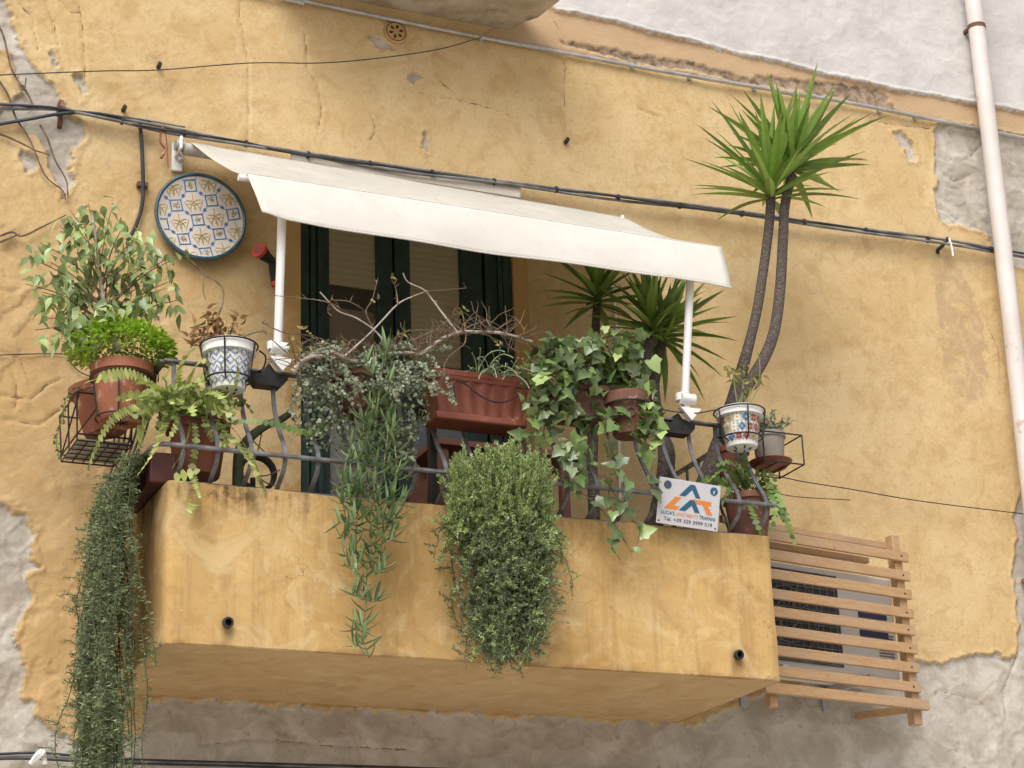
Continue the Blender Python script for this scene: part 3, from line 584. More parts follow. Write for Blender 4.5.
for dy, r, mt in ((0, .006, 'cabled'), (2.5, .005, 'cable'), (5, .006, 'cabled')):
    m = MB(); m.tube(smooth(UL([(-600, 752+dy), (-80, 758+dy), (0, 754+dy), (40, 753+dy*1.2), (90, 757+dy), (150, 760+dy*.8), (250, 763+dy*.7), (420, 768+dy), (700, 778+dy), (1100, 790+dy), (1800, 800+dy)], -.05), 5), r, 6); m.build('cable', M[mt], lw_)
m = MB(); p = U(38, 757, -.06)
for a in range(3): m.tube(smooth([p+Vector((-.03, .0, -.03)), p+Vector((-.005+.01*a, -.02, .01)), p+Vector((.02, 0, .02)), p+Vector((.03, .0, -.03))], 4), .011, 6)
m.build('rag', M['glaze'], lw_)
wire('washing_line', [(770, 474, -.2), (800, 481, -.15), (850, 489, -.1), (920, 501, -.06), (1024, 514, -.03), (1150, 530, -.02), (1700, 590, -.02)], .003, 'cabled', 'thin dark wire running right from the balcony end across the wall', 'wire')
wire('barbed_line', [(745, 487, -.3), (775, 493, -.25), (800, 497, -.2), (850, 500, -.04)], .003, 'twig', 'short twisted brown wire below the washing line', 'wire')
wire('old_wire', [(-600, 365), (-60, 357), (0, 355), (62, 354), (70, 362), (80, 372), (95, 378)], .0028, 'cabled', 'thin wire running to the terracotta pots from the left edge', 'wire', -.02)
# dead climber on the stripped strip
dv = MB()
for pts in ([(-10, 10), (3, 35), (12, 70), (28, 95), (35, 110)], [(-5, 75), (8, 95), (16, 118), (30, 140), (45, 175), (62, 190), (66, 200)], [(20, 85), (24, 90), (26, 78)], [(40, 125), (48, 140), (55, 160), (66, 180), (68, 198)], [(22, 85), (30, 98), (33, 108)], [(-10, 130), (15, 140), (35, 150), (50, 155)], [(0, 236), (12, 232), (22, 236), (40, 228), (52, 222), (66, 215)], [(0, 242), (20, 234)]):
    dv.tube(smooth(UL([(x, y, -.030-.012*random.random()) for x, y in pts]), 5), [.006, .003], 5)
tag(dv.build('dry_vine', M['twig']), 'leafless brown creeper twigs clinging to the peeling wall at upper left', 'vine')
tg = MB(); tg.tube(smooth(UL([(163, 125, -.06), (160, 140, -.06), (165, 150, -.05), (161, 158, -.05)]), 5), .007, 6); tg.tube(smooth(UL([(164, 125, -.06), (167, 145, -.06), (168, 168, -.04)]), 5), .004, 6)
tag(tg.build('cord', M['terra']), 'faded red cord hanging from the cables beside the awning bracket', 'cord')
hk = thing('wall_hook', U(942, 243, 0), 'dark iron hook with white insulator under the cables at right', 'hook')
m = MB(); m.tube(smooth(UL([(948, 238, -.06), (943, 245, -.05), (938, 250, -.03), (938, 253, .01)]), 4), .011, 8); m.build('hook', M['black'], hk)
m = MB(); m.tube(UL([(949, 238, -.07), (952, 248, -.07), (953, 256, -.07)]), .006, 8); m.build('insulator', M['whitemetal'], hk)
for (x, y) in ((565, 143), (158, 68), (123, 111)):
    p = U(x, y, 0); m = MB(); m.tube([p+Vector((0, .01, 0)), p+Vector((0, -.04, .004))], .011, 8); m.tube([p+Vector((0, -.03, -.012)), p+Vector((0, -.03, .018))], .006, 6)
    tag(m.build('iron_peg', M['black']), {565: 'small iron peg at the lower end of the crack in the wall', 158: 'small iron peg on the thin wire at top left', 123: 'small dark peg just above the cable bundle near the drop cable'}[x], 'peg')
# rosette vent
vt = thing('wall_vent', U(395, 33, 0), 'small round vent with six petal holes painted dark below the upper balcony', 'vent'); p = U(395, 33, 0)
m = MB(); RX = Matrix.Rotation(R(90), 3, 'X'); m.lathe([(0, .016), (.055, .016), (.062, .010), (.064, -.012)], RX, 32, p); m.build('disc', M['reveal'], vt)
m = MB()
for i in range(6):
    a = i*math.pi/3+.3; d = Vector((math.cos(a), 0, math.sin(a))); s_ = Vector((-math.sin(a), 0, math.cos(a))); b_ = p+Vector((0, -.0175, 0))
    m.add([b_+d*.012, b_+d*.03+s_*.009, b_+d*.044, b_+d*.03-s_*.009], [[0, 1, 2, 3]])
m.lathe([(.05, 0), (.054, .0008), (.055, 0)], RX, 32, p+Vector((0, -.0172, 0))); m.build('dark_petals', M['black'], vt, False)  # flat black petals laid on the disc for the shade inside its holes
# ------------------------------------------------------------------ ceramic plate
pc = U(197.5, 221, 0)+Vector((0, -.03, 0)); pl_ = thing('wall_plate', pc, 'large round ceramic plate with blue rim and tile pattern hung on the wall', 'plate')
RP = .222
def pz(r): return .010+.022*(max(0, (r-.12)/.10))**2      # rim comes forward
m = MB(); m.lathe([(0, pz(0)), (.06, pz(.06)), (.12, pz(.12)), (.16, pz(.16)), (.19, pz(.19)), (.208, pz(.208))], RX, 64, pc); m.build('dish', M['dish'], pl_)
m = MB(); m.lathe([(.206, pz(.208)+.0005), (.214, .034), (.222, .032), (.224, .026), (.18, -.01), (.10, -.028), (0, -.028)], RX, 64, pc); m.build('rim', M['bluerim'], pl_)
def onplate(x, z, e=.0012):
    r = math.hypot(x, z); return Vector((pc.x+x, pc.y-pz(r)-e, pc.z+z))
v1, v2 = Vector((.065, .111)), Vector((.106, -.058)); o_ = Vector((-.010, -.013)); rot = R(13)
def ribbon(mb, pts, wd, e=.0012):
    out = []; 
    for (x, z) in pts: out.append((x, z))
    segs = []
    for i in range(len(out)-1):
        a, b = Vector(out[i]), Vector(out[i+1])
        if a.length > .205 or b.length > .205: continue
        t = (b-a)
        if t.length < 1e-6: continue
        t.normalize(); n_ = Vector((-t.y, t.x))*wd/2
        q = [a-n_, b-n_, b+n_, a+n_]; mb.add([onplate(v.x, v.y, e) for v in q], [[0, 1, 2, 3]])
bm1, bm2, bm3 = MB(), MB(), MB()
def rl(c, x, z): return (c.x+x*math.cos(rot)-z*math.sin(rot), c.y+x*math.sin(rot)+z*math.cos(rot))
def sub(p, q, n_): return [(p[0]+(q[0]-p[0])*i/n_, p[1]+(q[1]-p[1])*i/n_) for i in range(n_+1)]
for i in range(-3, 4):
    for j_ in range(-3, 4):
        c = o_+v1*i+v2*j_; s_ = .027
        cs = [rl(c, -s_, -s_), rl(c, s_, -s_), rl(c, s_, s_), rl(c, -s_, s_)]
        for q in range(4): ribbon(bm1, sub(cs[q], cs[(q+1) % 4], 6), .0062, .0016)
        for d in (v1, v2):
            ribbon(bm1, sub(c+d*.3, c+d*.7, 4), .0025, .0020)
        if c.length < .19:
            for q in range(26):
                a_ = random.uniform(0, 6.28); r_ = random.uniform(.002, .017); x, z = rl(c, r_*math.cos(a_), r_*math.sin(a_)); t_ = random.uniform(0, 3)
                ribbon([bm2, bm2, bm1][q % 3], [(x, z), (x+.006*math.cos(t_), z+.006*math.sin(t_))], .0045, .0012+.00005*q)
        for d in ((v1/2), (v2/2)):
            e = c+d; s2 = .0105; dd = [rl(e, -s2, 0), rl(e, 0, -s2), rl(e, s2, 0), rl(e, 0, s2)]
            if e.length < .20: bm1.add([onplate(x, z, .0018) for x, z in dd], [[0, 1, 2, 3]])
        f = c+(v1+v2)/2
        for rr in (.036, .052):
            for sg in (-1, 1):
                pts = [rl(f, sg*.03+rr*math.cos(a_), -.038+rr*math.sin(a_)) for a_ in [math.pi/2+sg*(q/10*1.5-.1) for q in range(11)]]; ribbon(bm3, pts, .006 if rr > .04 else .004, .0010)
        ribbon(bm3, sub(rl(f, 0, -.045), rl(f, 0, .045), 8), .0045, .0013)
        ribbon(bm3, sub(rl(f, -.02, -.045), rl(f, -.045, .01), 8), .004, .0014); ribbon(bm3, sub(rl(f, .02, -.045), rl(f, .045, .01), 8), .004, .0015)
pat = MB()
for i, b in enumerate((bm1, bm2, bm3)): pat.cur = i; pat.add(b.v, b.f)
pat.build('painted_pattern', [M['blue'], M['ochre'], M['olive']], pl_, False)
# ------------------------------------------------------------------ torch on the wall by the left arm
k = NT('red_lens'); M['red'] = k.fin((.55, .06, .03), .35); k = NT('black_rubber'); M['rubber'] = k.fin((.02, .02, .024), .5)
a_, b_ = U(260, 251, -.10), U(272, 262, -.05); c_ = U(275, 282, -.03)
to = thing('wall_torch', b_, 'black handheld torch with red front hanging on the wall behind the left arm', 'torch')
m = MB(); m.tube(smooth([a_, a_.lerp(b_, .5), b_, b_.lerp(c_, .5), c_], 4), [.036, .034, .033, .030, .027, .025, .023, .022, .021, .020, .020, .020, .020, .020, .019, .019, .018], 16); m.build('body', M['rubber'], to)
d_ = (a_-b_).normalized(); m = MB(); m.tube([a_+d_*-.006, a_+d_*.012], .039, 20); m.build('lens_ring', M['red'], to); m = MB(); m.tube([a_+d_*.010, a_+d_*.014], .026, 20); m.build('lens', M['maroon'], to); m = MB(); m.tube([c_-Vector((0, 0, .0)), c_-Vector((-.003, 0, .02))], .02, 14); m.build('end_cap', M['red'], to)
# ------------------------------------------------------------------ sign
tl, tr_, br_, bl_ = U(662, 477, -1.085), U(723, 487, -1.085), U(716, 531, -1.05), U(653, 522, -1.05)
tl.y = tr_.y = -1.092; bl_ = U(653, 522, -1.045); br_ = U(715, 531.5, -1.045); tl = U(662.5, 477, -1.085); tr_ = U(723, 487, -1.085)
sg = thing('sign', (bl_+br_)/2, 'white apartment advert sign with orange and blue logo hanging on the railing', 'sign')
ex = ((br_-bl_)+(tr_-tl)).normalized(); ey_ = ((tl-bl_)+(tr_-br_)).normalized(); ey = (ey_-ex*ey_.dot(ex)).normalized(); en = ex.cross(ey)
Wd = ((br_-bl_).length+(tr_-tl).length)/2; Hd = ((tl-bl_).length+(tr_-br_).length)/2; oc = (tl+tr_+bl_+br_)/4
shear = (((tl+tr_)-(bl_+br_))/2).dot(ex)
def SP(x, y, e=.0): return oc+ex*((x-.5)*Wd)+ey*((y-.5)*Hd)+en*(e+.0035)
k = NT('sign_white'); M['signw'] = k.fin(k.mix(k.noise(14, 4, .6, k.coord()), (.50, .49, .50), (.57, .56, .57)), .45)
k = NT('sign_orange'); M['signo'] = k.fin((.66, .21, .04), .5); k = NT('sign_blue'); M['signb'] = k.fin((.02, .10, .17), .5); k = NT('sign_pink'); M['signp'] = k.fin((.72, .30, .14), .5); k = NT('sign_ink'); M['ink'] = k.fin((.06, .08, .11), .5)
MS = Matrix((ex, ey, en)).transposed(); m = MB(); m.box(oc, Wd, Hd, .006, MS); bevel(m.build('board', M['signw'], sg), .002)
def poly(mb, pts, e=.0006): mb.add([SP(x, y, e) for x, y in pts], [list(range(len(pts)))])
mo, mb_ = MB(), MB()
poly(mb_, [(.33, .655), (.50, .93), (.575, .93), (.68, .655), (.60, .655), (.535, .82), (.43, .655)])
poly(mb_, [(.34, .34), (.515, .60), (.585, .60), (.685, .34), (.60, .34), (.545, .48), (.445, .34)], .0009)
poly(mo, [(.12, .335), (.285, .62), (.385, .62), (.26, .41), (.38, .41), (.34, .335)], .0006) if 0 else None
poly(mo, [(.10, .335), (.27, .62), (.375, .62), (.255, .42), (.355, .42), (.305, .335)], .0006)
mb_.build('logo_blue', M['signb'], sg, False); mo.build('logo_letter', M['signo'], sg, False); mo = MB(); poly(mo, [(.56, .62), (.86, .62), (.86, .53), (.80, .53), (.895, .335), (.80, .335), (.72, .53), (.605, .53)], .0006); mo.build('logo_letter', M['signo'], sg, False)
for (x, y, mt) in ((.135, .85, 'ink'), (.89, .86, 'signb')):
    m = MB(); n_ = 24; m.add([SP(x+.062*math.cos(2*math.pi*i/n_), y+.062*Wd/Hd*math.sin(2*math.pi*i/n_), .0006) for i in range(n_)], [list(range(n_))]); m.build('round_badge', M[mt], sg, False)
def text(s_, x, y, hgt, wid, mt, nm='lettering', e=.0009, thick=.0):
    cu = bpy.data.curves.new('lettering', 'FONT'); cu.body = s_; cu.align_x = 'LEFT'; cu.offset = thick
    ob = bpy.data.objects.new('tmp', cu); C.objects.link(ob); dg = bpy.context.evaluated_depsgraph_get(); me = bpy.data.meshes.new_from_object(ob.evaluated_get(dg))
    bpy.data.objects.remove(ob); n_ = len(me.vertices); a = np.empty(n_*3); me.vertices.foreach_get('co', a); a = a.reshape(-1, 3)
    lo, hi = a.min(0), a.max(0); m = MB(); vs = []
    for v in a: vs.append(SP(x+(v[0]-lo[0])/(hi[0]-lo[0])*wid, y+(v[1])/(.7)*hgt, e))
    m.add(vs, [list(p.vertices) for p in me.polygons]); m.build(nm, M[mt], sg, False); bpy.data.meshes.remove(me)
text("LUCA'S", .065, .215, .078, .215, 'signb', thick=.012); text('APARTMENTS', .30, .215, .078, .36, 'signp', thick=.012); text('TRAPANI', .68, .215, .078, .26, 'signb', thick=.012)
text('Tel. +39 329 3999 519', .11, .08, .078, .79, 'ink', thick=.012)
for x, y in ((.035, .06), (.955, .06)): m = MB(); m.lathe([(0, .0012), (.004, .001), (.005, 0)], MS, 10, SP(x, y, .0)); m.build('screw', M['terradark'], sg)
text('f', .872, .80, .075, .038, 'signw', 'badge_letter', .0014, .03)
# ------------------------------------------------------------------ wooden slat screen and air conditioner
A = Vector((2.84, -.55, 0)); E = Vector((.985, .17, 0)).normalized(); N_ = Vector((E.y, -E.x, 0))
def fr(s_, n_, z): return A+E*s_+N_*n_+Vector((0, 0, z))
def sc(px, py, n_=0):
    p = UP(px, py, A+N_*n_, N_); return (p-A).dot(E), p.z
k = NT('varnished_pine'); co = k.coord(); mp = k.n('ShaderNodeMapping'); k.l(co, mp.inputs[0]); mp.inputs['Rotation'].default_value = (0, 0, -math.atan2(E.y, E.x)); mp.inputs['Scale'].default_value = (1.2, 9, 14)
gi = k.n('ShaderNodeNewGeometry'); cw = k.mix(k.sstep(k.noise(4, 5, .6, mp.outputs[0], .6), .3, .7), (.40, .23, .105), (.50, .32, .165)); cw = k.mix(k.math('MULTIPLY', k.sstep(k.noise(30, 2, .5, co), .70, .76), .7), cw, (.16, .07, .03))
cw = k.mix(k.math('MULTIPLY', k.sstep(k.noise(2.5, 5, .65, co), .42, .62), .6), cw, (.40, .29, .20)); cw = k.mix(k.math('MULTIPLY', k.sstep(k.noise(10, 6, .7, mp.outputs[0], 1.5), .52, .64), .5), cw, (.22, .105, .045))
M['wood'] = k.fin(k.mix(.25, cw, k.ramp(gi.outputs['Random Per Island'], [(0, (.36, .20, .09)), (1, (.54, .36, .20))])), .5, k.bump(k.noise(12, 4, .6, mp.outputs[0]), .2, .004))
sn = thing('slat_screen', fr(.5, 0, -.7), 'varnished wooden slat screen in front of the air conditioner', 'screen')
RM = Matrix((E, N_, Vector((0, 0, 1)))).transposed()
yl = [180, 240, 298, 358, 412, 470, 530, 592]; sw = .050
for i, y in enumerate(yl):
    s1, z = sc(700+(640+i*5)/3.16, 500+(y)/3.16, .012); s0 = .01
    s1 = sc(700+(655+i*5.5)/3.16, 500+y/3.16, .012)[0]
    m = MB(); m.box(fr((s0+s1)/2, .012, z), s1-s0, .02, sw, RM); sl_o = bevel(m.build('slat', M['wood'], sn), .003); m = MB(); m.lathe([(0, .0015), (.005, .001), (.006, -.001)], Matrix((E, Vector((0, 0, 1)), N_)).transposed(), 10, fr(sa_-.004+.004*i, .0225, z)) if 0 else m.lathe([(0, .0015), (.005, .001), (.006, -.001)], Matrix((E, Vector((0, 0, 1)), N_)).transposed(), 10, fr(s1-.05, .0225, z)); m.build('screw', M['black'], sl_o)
sp0, zp0 = sc(700+606/3.16, 500+115/3.16, -.025); sp1, zp1 = sc(700+668/3.16, 500+600/3.16, -.025); zb_ = sc(700+675/3.16, 500+712/3.16, -.025)[1]; sa = (sp0+sp1)/2
m = MB(); m.bar(fr(sp0, -.025, zp0), fr(sp1+.005, -.025, zb_), .052, .05, N_); bevel(m.build('post', M['wood'], sn), .003)
s_b0, z_b0 = sc(764, 691, .025); s_b1, z_b1 = sc(700+718/3.16, 500+650/3.16, .025)
m = MB(); m.box(fr((s_b0+s_b1)/2, .026, (z_b1)), s_b1-s_b0, .03, .05, RM); bevel(m.build('bottom_beam', M['wood'], sn), .003)
sl_, zl_ = sc(772, 706, -.02); m = MB(); m.box(fr(sl_, -.02, z_b1-.025), .045, .04, .11, RM); bevel(m.build('post_foot', M['wood'], sn), .003)
s2, z2 = sc(700+590/3.16, 500+146/3.16, -.05); m = MB(); m.box(fr(s2/2, -.055, z2), s2, .025, .035, RM); bevel(m.build('top_rail', M['wood'], sn), .003)
s2, z2 = sc(700+535/3.16, 500+190/3.16, -.03); m = MB(); m.box(fr(s2/2, -.045, z2), s2, .03, .03, RM); bevel(m.build('cross_rail', M['wood'], sn), .003)
# strut to the wall
q0, q1 = fr(sp1-.02, -.05, z_b1-.01), U(857, 716, -.01)
m = MB(); m.bar(q0, q1, .03, .035); m.build('strut', M['wood'], sn)
ac = thing('air_conditioner', fr(.5, -.25, -.6), 'white outdoor air conditioner unit behind the wooden slats', 'air conditioner')
k = NT('ac_casing'); M['ac'] = k.fin(k.mix(k.noise(8, 4, .6, k.coord()), (.62, .59, .55), (.70, .67, .64)), .5)
_, zt_ = sc(780, 562, -.08); _, zb2_ = sc(880, 678, -.08); sR = sc(894, 610, -.08)[0]
m = MB(); cy = -.08-.13; cy = -.08-.125; m.box(fr((.02+sR)/2, cy, (zt_+zb2_)/2), sR-.02, .25, zt_-zb2_, RM); bevel(m.build('casing', M['ac'], ac), .012, 3)
sG = sc(700+445/3.16, 620, -.08)[0]; gc = (.03+sG)/2
m = MB(); m.box(fr((.04+sG)/2, -.0775, (zt_+zb2_)/2), sG-.06, .004, zt_-zb2_-.06, RM); k = NT('fan_shadow'); m.build('fan_dark_panel', k.fin((.06, .06, .062), .7), ac, False)  # dark panel on the casing, painted for the shade behind the grille
m = MB(); zc_ = (zt_+zb2_)/2; hh = (zt_-zb2_)/2-.035
for i in range(13):
    z = zc_-hh+2*hh*i/12; m.tube([fr(.045, -.070, z), fr(sG-.03, -.070, z)], .003, 5)
for i in range(15):
    s_ = .05+(sG-.09)*i/14; m.tube([fr(s_, -.068, zc_-hh), fr(s_, -.068, zc_+hh)], .002, 5)
for rr in (.07, .14, .2): m.tube([fr(gc+rr*math.cos(a), -.066, zc_+rr*math.sin(a)) for a in [2*math.pi*q/40 for q in range(41)]], .003, 5)
for q in range(10): a = q*math.pi/5; m.tube([fr(gc+.05*math.cos(a), -.066, zc_+.05*math.sin(a)), fr(gc+.2*math.cos(a+.5), -.066, zc_+.2*math.sin(a+.5))], .003, 5)
m.build('fan_grille', M['cable'], ac)
for py0, py1 in ((351, 378), (408, 440)):
    sA = sc(700+500/3.16, 500+365/3.16, -.079)[0]; sB = sc(700+588/3.16, 500+375/3.16, -.079)[0]; zz = sc(700+540/3.16, 500+(py0+py1)/2/3.16, -.079)[1]
    m = MB(); m.box(fr((sA+sB)/2, -.077, zz), sB-sA, .006, .032, RM); k = NT('navy_label'); m.build('navy_label', k.fin((.045, .05, .11), .5), ac, False)
m = MB(); 
for q in range(9): m.box(fr(sR-.08, -.0785, zt_-.30-.015*q), .10, .004, .005, RM)
m.build('vent_louvres', M['cable'], ac, False)
for (xa, ya, xw, yw) in ((790, 680, 744, 706), (877, 690, 826, 711)):
    sA, zA = sc(xa, ya, .0); pw = U(xw, yw, -.01); m = MB(); pA = fr(sA, -.02, zb2_-.02); pw.z = pA.z-.0
    pB = Vector((pw.x, -.01, pA.z)); m.bar(pA, pB, .035, .035); m.box(pB+Vector((0, .0, -.03)), .04, .02, .13); bevel(m.build('wall_arm', M['galv'], ac), .003)
# ------------------------------------------------------------------ plant helpers
M['lf_fig'] = leafmat('fig_leaf', [(0, (.055, .10, .03)), (.35, (.125, .195, .065)), (.75, (.23, .32, .12)), (1, (.42, .48, .20))], .28, .25, .5)
M['lf_fern'] = leafmat('bright_fern', [(0, (.14, .26, .02)), (.5, (.28, .45, .04)), (1, (.42, .58, .10))], .55, .35)
M['lf_fish'] = leafmat('fishbone_green', [(0, (.09, .13, .03)), (.4, (.20, .26, .05)), (.75, (.36, .41, .10)), (1, (.54, .57, .26))], .45, .25)
M['lf_fishd'] = leafmat('fishbone_dark', [(0, (.04, .085, .02)), (.6, (.09, .16, .035)), (1, (.20, .27, .07))], .45, .25)
M['lf_silver'] = leafmat('silver_leaf', [(0, (.07, .095, .055)), (.5, (.15, .19, .12)), (.85, (.26, .30, .20)), (1, (.35, .36, .26))], .6, .15)
M['lf_succ'] = leafmat('succulent_leaf', [(0, (.035, .08, .025)), (.5, (.085, .15, .055)), (1, (.24, .32, .15))], .42, .1, .4)
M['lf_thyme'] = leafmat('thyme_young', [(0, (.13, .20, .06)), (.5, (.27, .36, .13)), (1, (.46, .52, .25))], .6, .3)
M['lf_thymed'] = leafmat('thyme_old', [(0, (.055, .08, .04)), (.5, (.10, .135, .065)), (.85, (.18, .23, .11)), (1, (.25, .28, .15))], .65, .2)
M['lf_rose'] = leafmat('rosemary_needle', [(0, (.05, .08, .035)), (.5, (.105, .155, .065)), (.9, (.21, .27, .12)), (1, (.30, .32, .18))], .6, .2)
M['lf_ivy'] = leafmat('ivy_leaf', [(0, (.018, .045, .022)), (.5, (.04, .09, .032)), (.76, (.11, .20, .055)), (.92, (.23, .33, .09)), (1, (.40, .47, .18))], .26, .22, .5)
M['lf_yucca'] = leafmat('yucca_blade', [(0, (.07, .15, .022)), (.5, (.16, .28, .045)), (1, (.32, .43, .11))], .36, .2, .5)
M['lf_rhip'] = leafmat('pale_stem', [(0, (.16, .22, .11)), (1, (.30, .36, .21))], .6, .1)
M['lf_grey'] = leafmat('grey_leaf', [(0, (.10, .13, .07)), (1, (.26, .30, .19))], .6, .2)
M['lf_wilt'] = leafmat('wilted_leaf', [(0, (.10, .12, .03)), (.6, (.24, .22, .06)), (1, (.34, .26, .09))], .7, .25)
UPV = Vector((0, 0, 1)); OUT = Vector((0, -1, 0))
def pot(t, c, r, h, mat, taper=.72, rim=.03, rimr=1.07, tilt=None, nm='pot', soil=True, bodymat=None):
    """c = centre of the rim's top; returns matrix and function mapping (theta, height fraction) to the wall"""
    Mt = tilt or Matrix.Identity(3); m = MB(); rb = r*taper
    rr = lambda f: rb+(r-rb)*f
    m.lathe([(0, -h), (rb*.96, -h), (rb, -h+.008), (rr(1-rim/h)-.001, -rim-.001), (r*rimr, -rim), (r*rimr*1.005, -.004), (r*rimr-.006, 0), (r*.93, -.002), (r*.90, -.04), (0, -.04)], Mt, 40, c)
    o = m.build(nm, mat, t)
    if soil:
        s_ = MB(); s_.lathe([(0, -.022), (r*.5, -.018), (r*.92, -.028)], Mt, 24, c); s_.build('soil', M['soil'], t)
    def wallp(th, f, e=.001): q = rr(f)+e; return Vector(c)+Mt @ Vector((q*math.cos(th), q*math.sin(th), -h+f*h))
    return wallp
def decal(mb, wp, th, f, rx, ry, n=4, rot=0, R_=.1, H_=.2, e=.001):
    """small glazed motif on a pot: n-gon of half sizes rx, ry metres"""
    pts = []
    for i in range(n):
        a = rot+2*math.pi*i/n; pts.append(wp(th+rx*math.cos(a)/R_, f+ry*math.sin(a)/H_, e))
    mb.add(pts, [list(range(n))])
def ring(mb, c, r, w_=.0035, n=28, a0=0, a1=2*math.pi, tilt=None):
    Mt = tilt or Matrix.Identity(3); mb.tube([Vector(c)+Mt @ Vector((r*math.cos(a0+(a1-a0)*i/n), r*math.sin(a0+(a1-a0)*i/n), 0)) for i in range(n+1)], w_, 5)
def zig(mb, pts, w_, step=.026, n=None):
    q = smooth(pts, 8); L = [0]
    for a, b in zip(q[:-1], q[1:]): L.append(L[-1]+(b-a).length)
    tot = L[-1]; k_ = max(3, int(tot/step)); n = n or (OUT+rv(.6)).normalized()
    def at(s_):
        s_ = min(max(s_, 0), tot)
        for i in range(len(L)-1):
            if L[i+1] >= s_: return q[i].lerp(q[i+1], (s_-L[i])/max(1e-9, L[i+1]-L[i]))
        return q[-1]
    vs = []; fs = []; tw = random.uniform(-.6, .6)
    for i in range(k_):
        s0 = tot*i/k_; s1 = tot*(i+1)/k_; a, b = at(s0), at(s1); t = (b-a)
        if t.length < 1e-6: continue
        t.normalize(); nn = Quaternion(t, tw*i/k_*2) @ n; sd_ = t.cross(nn)
        if sd_.length < .01: continue
        sd_.normalize(); up_ = sd_.cross(t); tp = min(1, .45+1.6*i/k_, 2.2*(1-i/k_)+.25); wd = w_*.5*tp
        o = len(vs)
        tipL = a.lerp(b, .95)-sd_*wd+up_*.15*wd; tipR = a.lerp(b, .45)+sd_*wd+up_*.15*wd
        c5 = .2*wd
        vs += [a, b, a-sd_*c5, a.lerp(b, .45)-sd_*wd*.9, tipL, b-sd_*c5, b+sd_*c5, a.lerp(b, .8)+sd_*wd*.75, tipR, a+sd_*c5]
        fs += [[o, o+1, o+5, o+4, o+3, o+2], [o, o+9, o+8, o+7, o+6, o+1]]
    mb.add(vs, fs)
def stemhang(p, d, L, step, grav, wob_, n_out=None):
    q = [Vector(p)]; d = Vector(d).normalized(); n = max(2, int(L/step))
    for i in range(n):
        d = (d+Vector((0, 0, -grav*step*10))+rv(wob_)).normalized(); q.append(q[-1]+d*step)
    return q
# ------------------------------------------------------------------ weeping fig with bright fern in the upper terracotta pot
c = U(122, 366, -.75); fig = thing('potted_fig', c-Vector((0, 0, .27)), 'weeping fig with bright green fern at its foot in a terracotta pot, left end', 'potted plant')
pot(fig, c, .122, .25, M['terra'], .74, .045)
tr_ = MB(); br_ = MB(); lf = MB(); Yf = -.75
trunk = smooth(UL([(118, 352), (110, 330), (104, 305), (100, 275), (97, 245), (92, 215)], Yf), 5); tr_.tube(trunk, [.014, .005], 8); tr_.build('trunk', M['bark'], fig)
tg_ = [(88, 203), (70, 210), (112, 208), (60, 226), (40, 243), (30, 258), (50, 262), (26, 284), (42, 292), (62, 282), (46, 318), (66, 312), (82, 300), (76, 252), (96, 232), (120, 232), (138, 236), (128, 256), (108, 262), (146, 262), (162, 262), (140, 286), (118, 288), (168, 282), (178, 300), (158, 304), (138, 308), (120, 314), (96, 316), (74, 330), (52, 336), (88, 276), (176, 258), (165, 288), (106, 300), (35, 330), (78, 228), (100, 212), (150, 240), (112, 325), (60, 300)]
for (x, y) in tg_:
    e = U(x, y, Yf+random.uniform(-.18, .16)); s_ = trunk[min(len(trunk)-1, max(3, int((350-y-20)/150*len(trunk)*.8)))]
    mid_ = s_.lerp(e, .55)+Vector((0, 0, .03)); q = smooth([s_, mid_, e], 5); br_.tube(q, [.004, .0015], 5)
    for i in range(15):
        p = q[random.randint(4, len(q)-1)]+rv(.055); d = Vector((random.uniform(-1, 1), random.uniform(-1, .7), random.uniform(-1.5, -.1))).normalized()
        lf.leaf(p, d, (OUT*.7+UPV*1.0+rv(.7)), random.uniform(.050, .080), random.uniform(.026, .038), (0, .75, 1, .7, .28, 0), .22, random.uniform(.0, .35))
br_.build('branches', M['twig'], fig); lf.build('foliage', M['lf_fig'], fig)
fr_ = MB(); cc = U(121, 348, -.75)
for i in range(3200):
    v = sphr(); v.z = abs(v.z) if random.random() < .75 else -.5*abs(v.z); rr_ = random.uniform(.72, 1.03)
    p = cc+Vector((v.x*.225, v.y*.18, v.z*.13-.02))*rr_; d = (Vector((v.x, v.y, v.z*.6-.05))+rv(.7)).normalized()
    fr_.kite(p, d, UPV+rv(.6), random.uniform(.017, .032), random.uniform(.013, .020))
fr_.build('fern', M['lf_fern'], fig)
h_ = thing('pot_holder', (0, -.75, RZ), 'black wire ring holding the upper terracotta pot on the left railing', 'pot holder')
m = MB(); ring(m, c-Vector((0, 0, .06)), .130, .004); ring(m, c-Vector((0, 0, .235)), .102, .004)
for a in range(6):
    th = a*math.pi/3+.2; m.tube([c+Vector((.130*math.cos(th), .130*math.sin(th), -.06)), c+Vector((.102*math.cos(th), .102*math.sin(th), -.235)), c+Vector((0, 0, -.256))], .0035, 5)
m.tube([c+Vector((.14, 0, -.06)), Vector((.01, -.75, RZ+.012)), Vector((.01, -.75, RZ-.05))], .0035, 5); m.build('wire_frame', M['black'], h_)
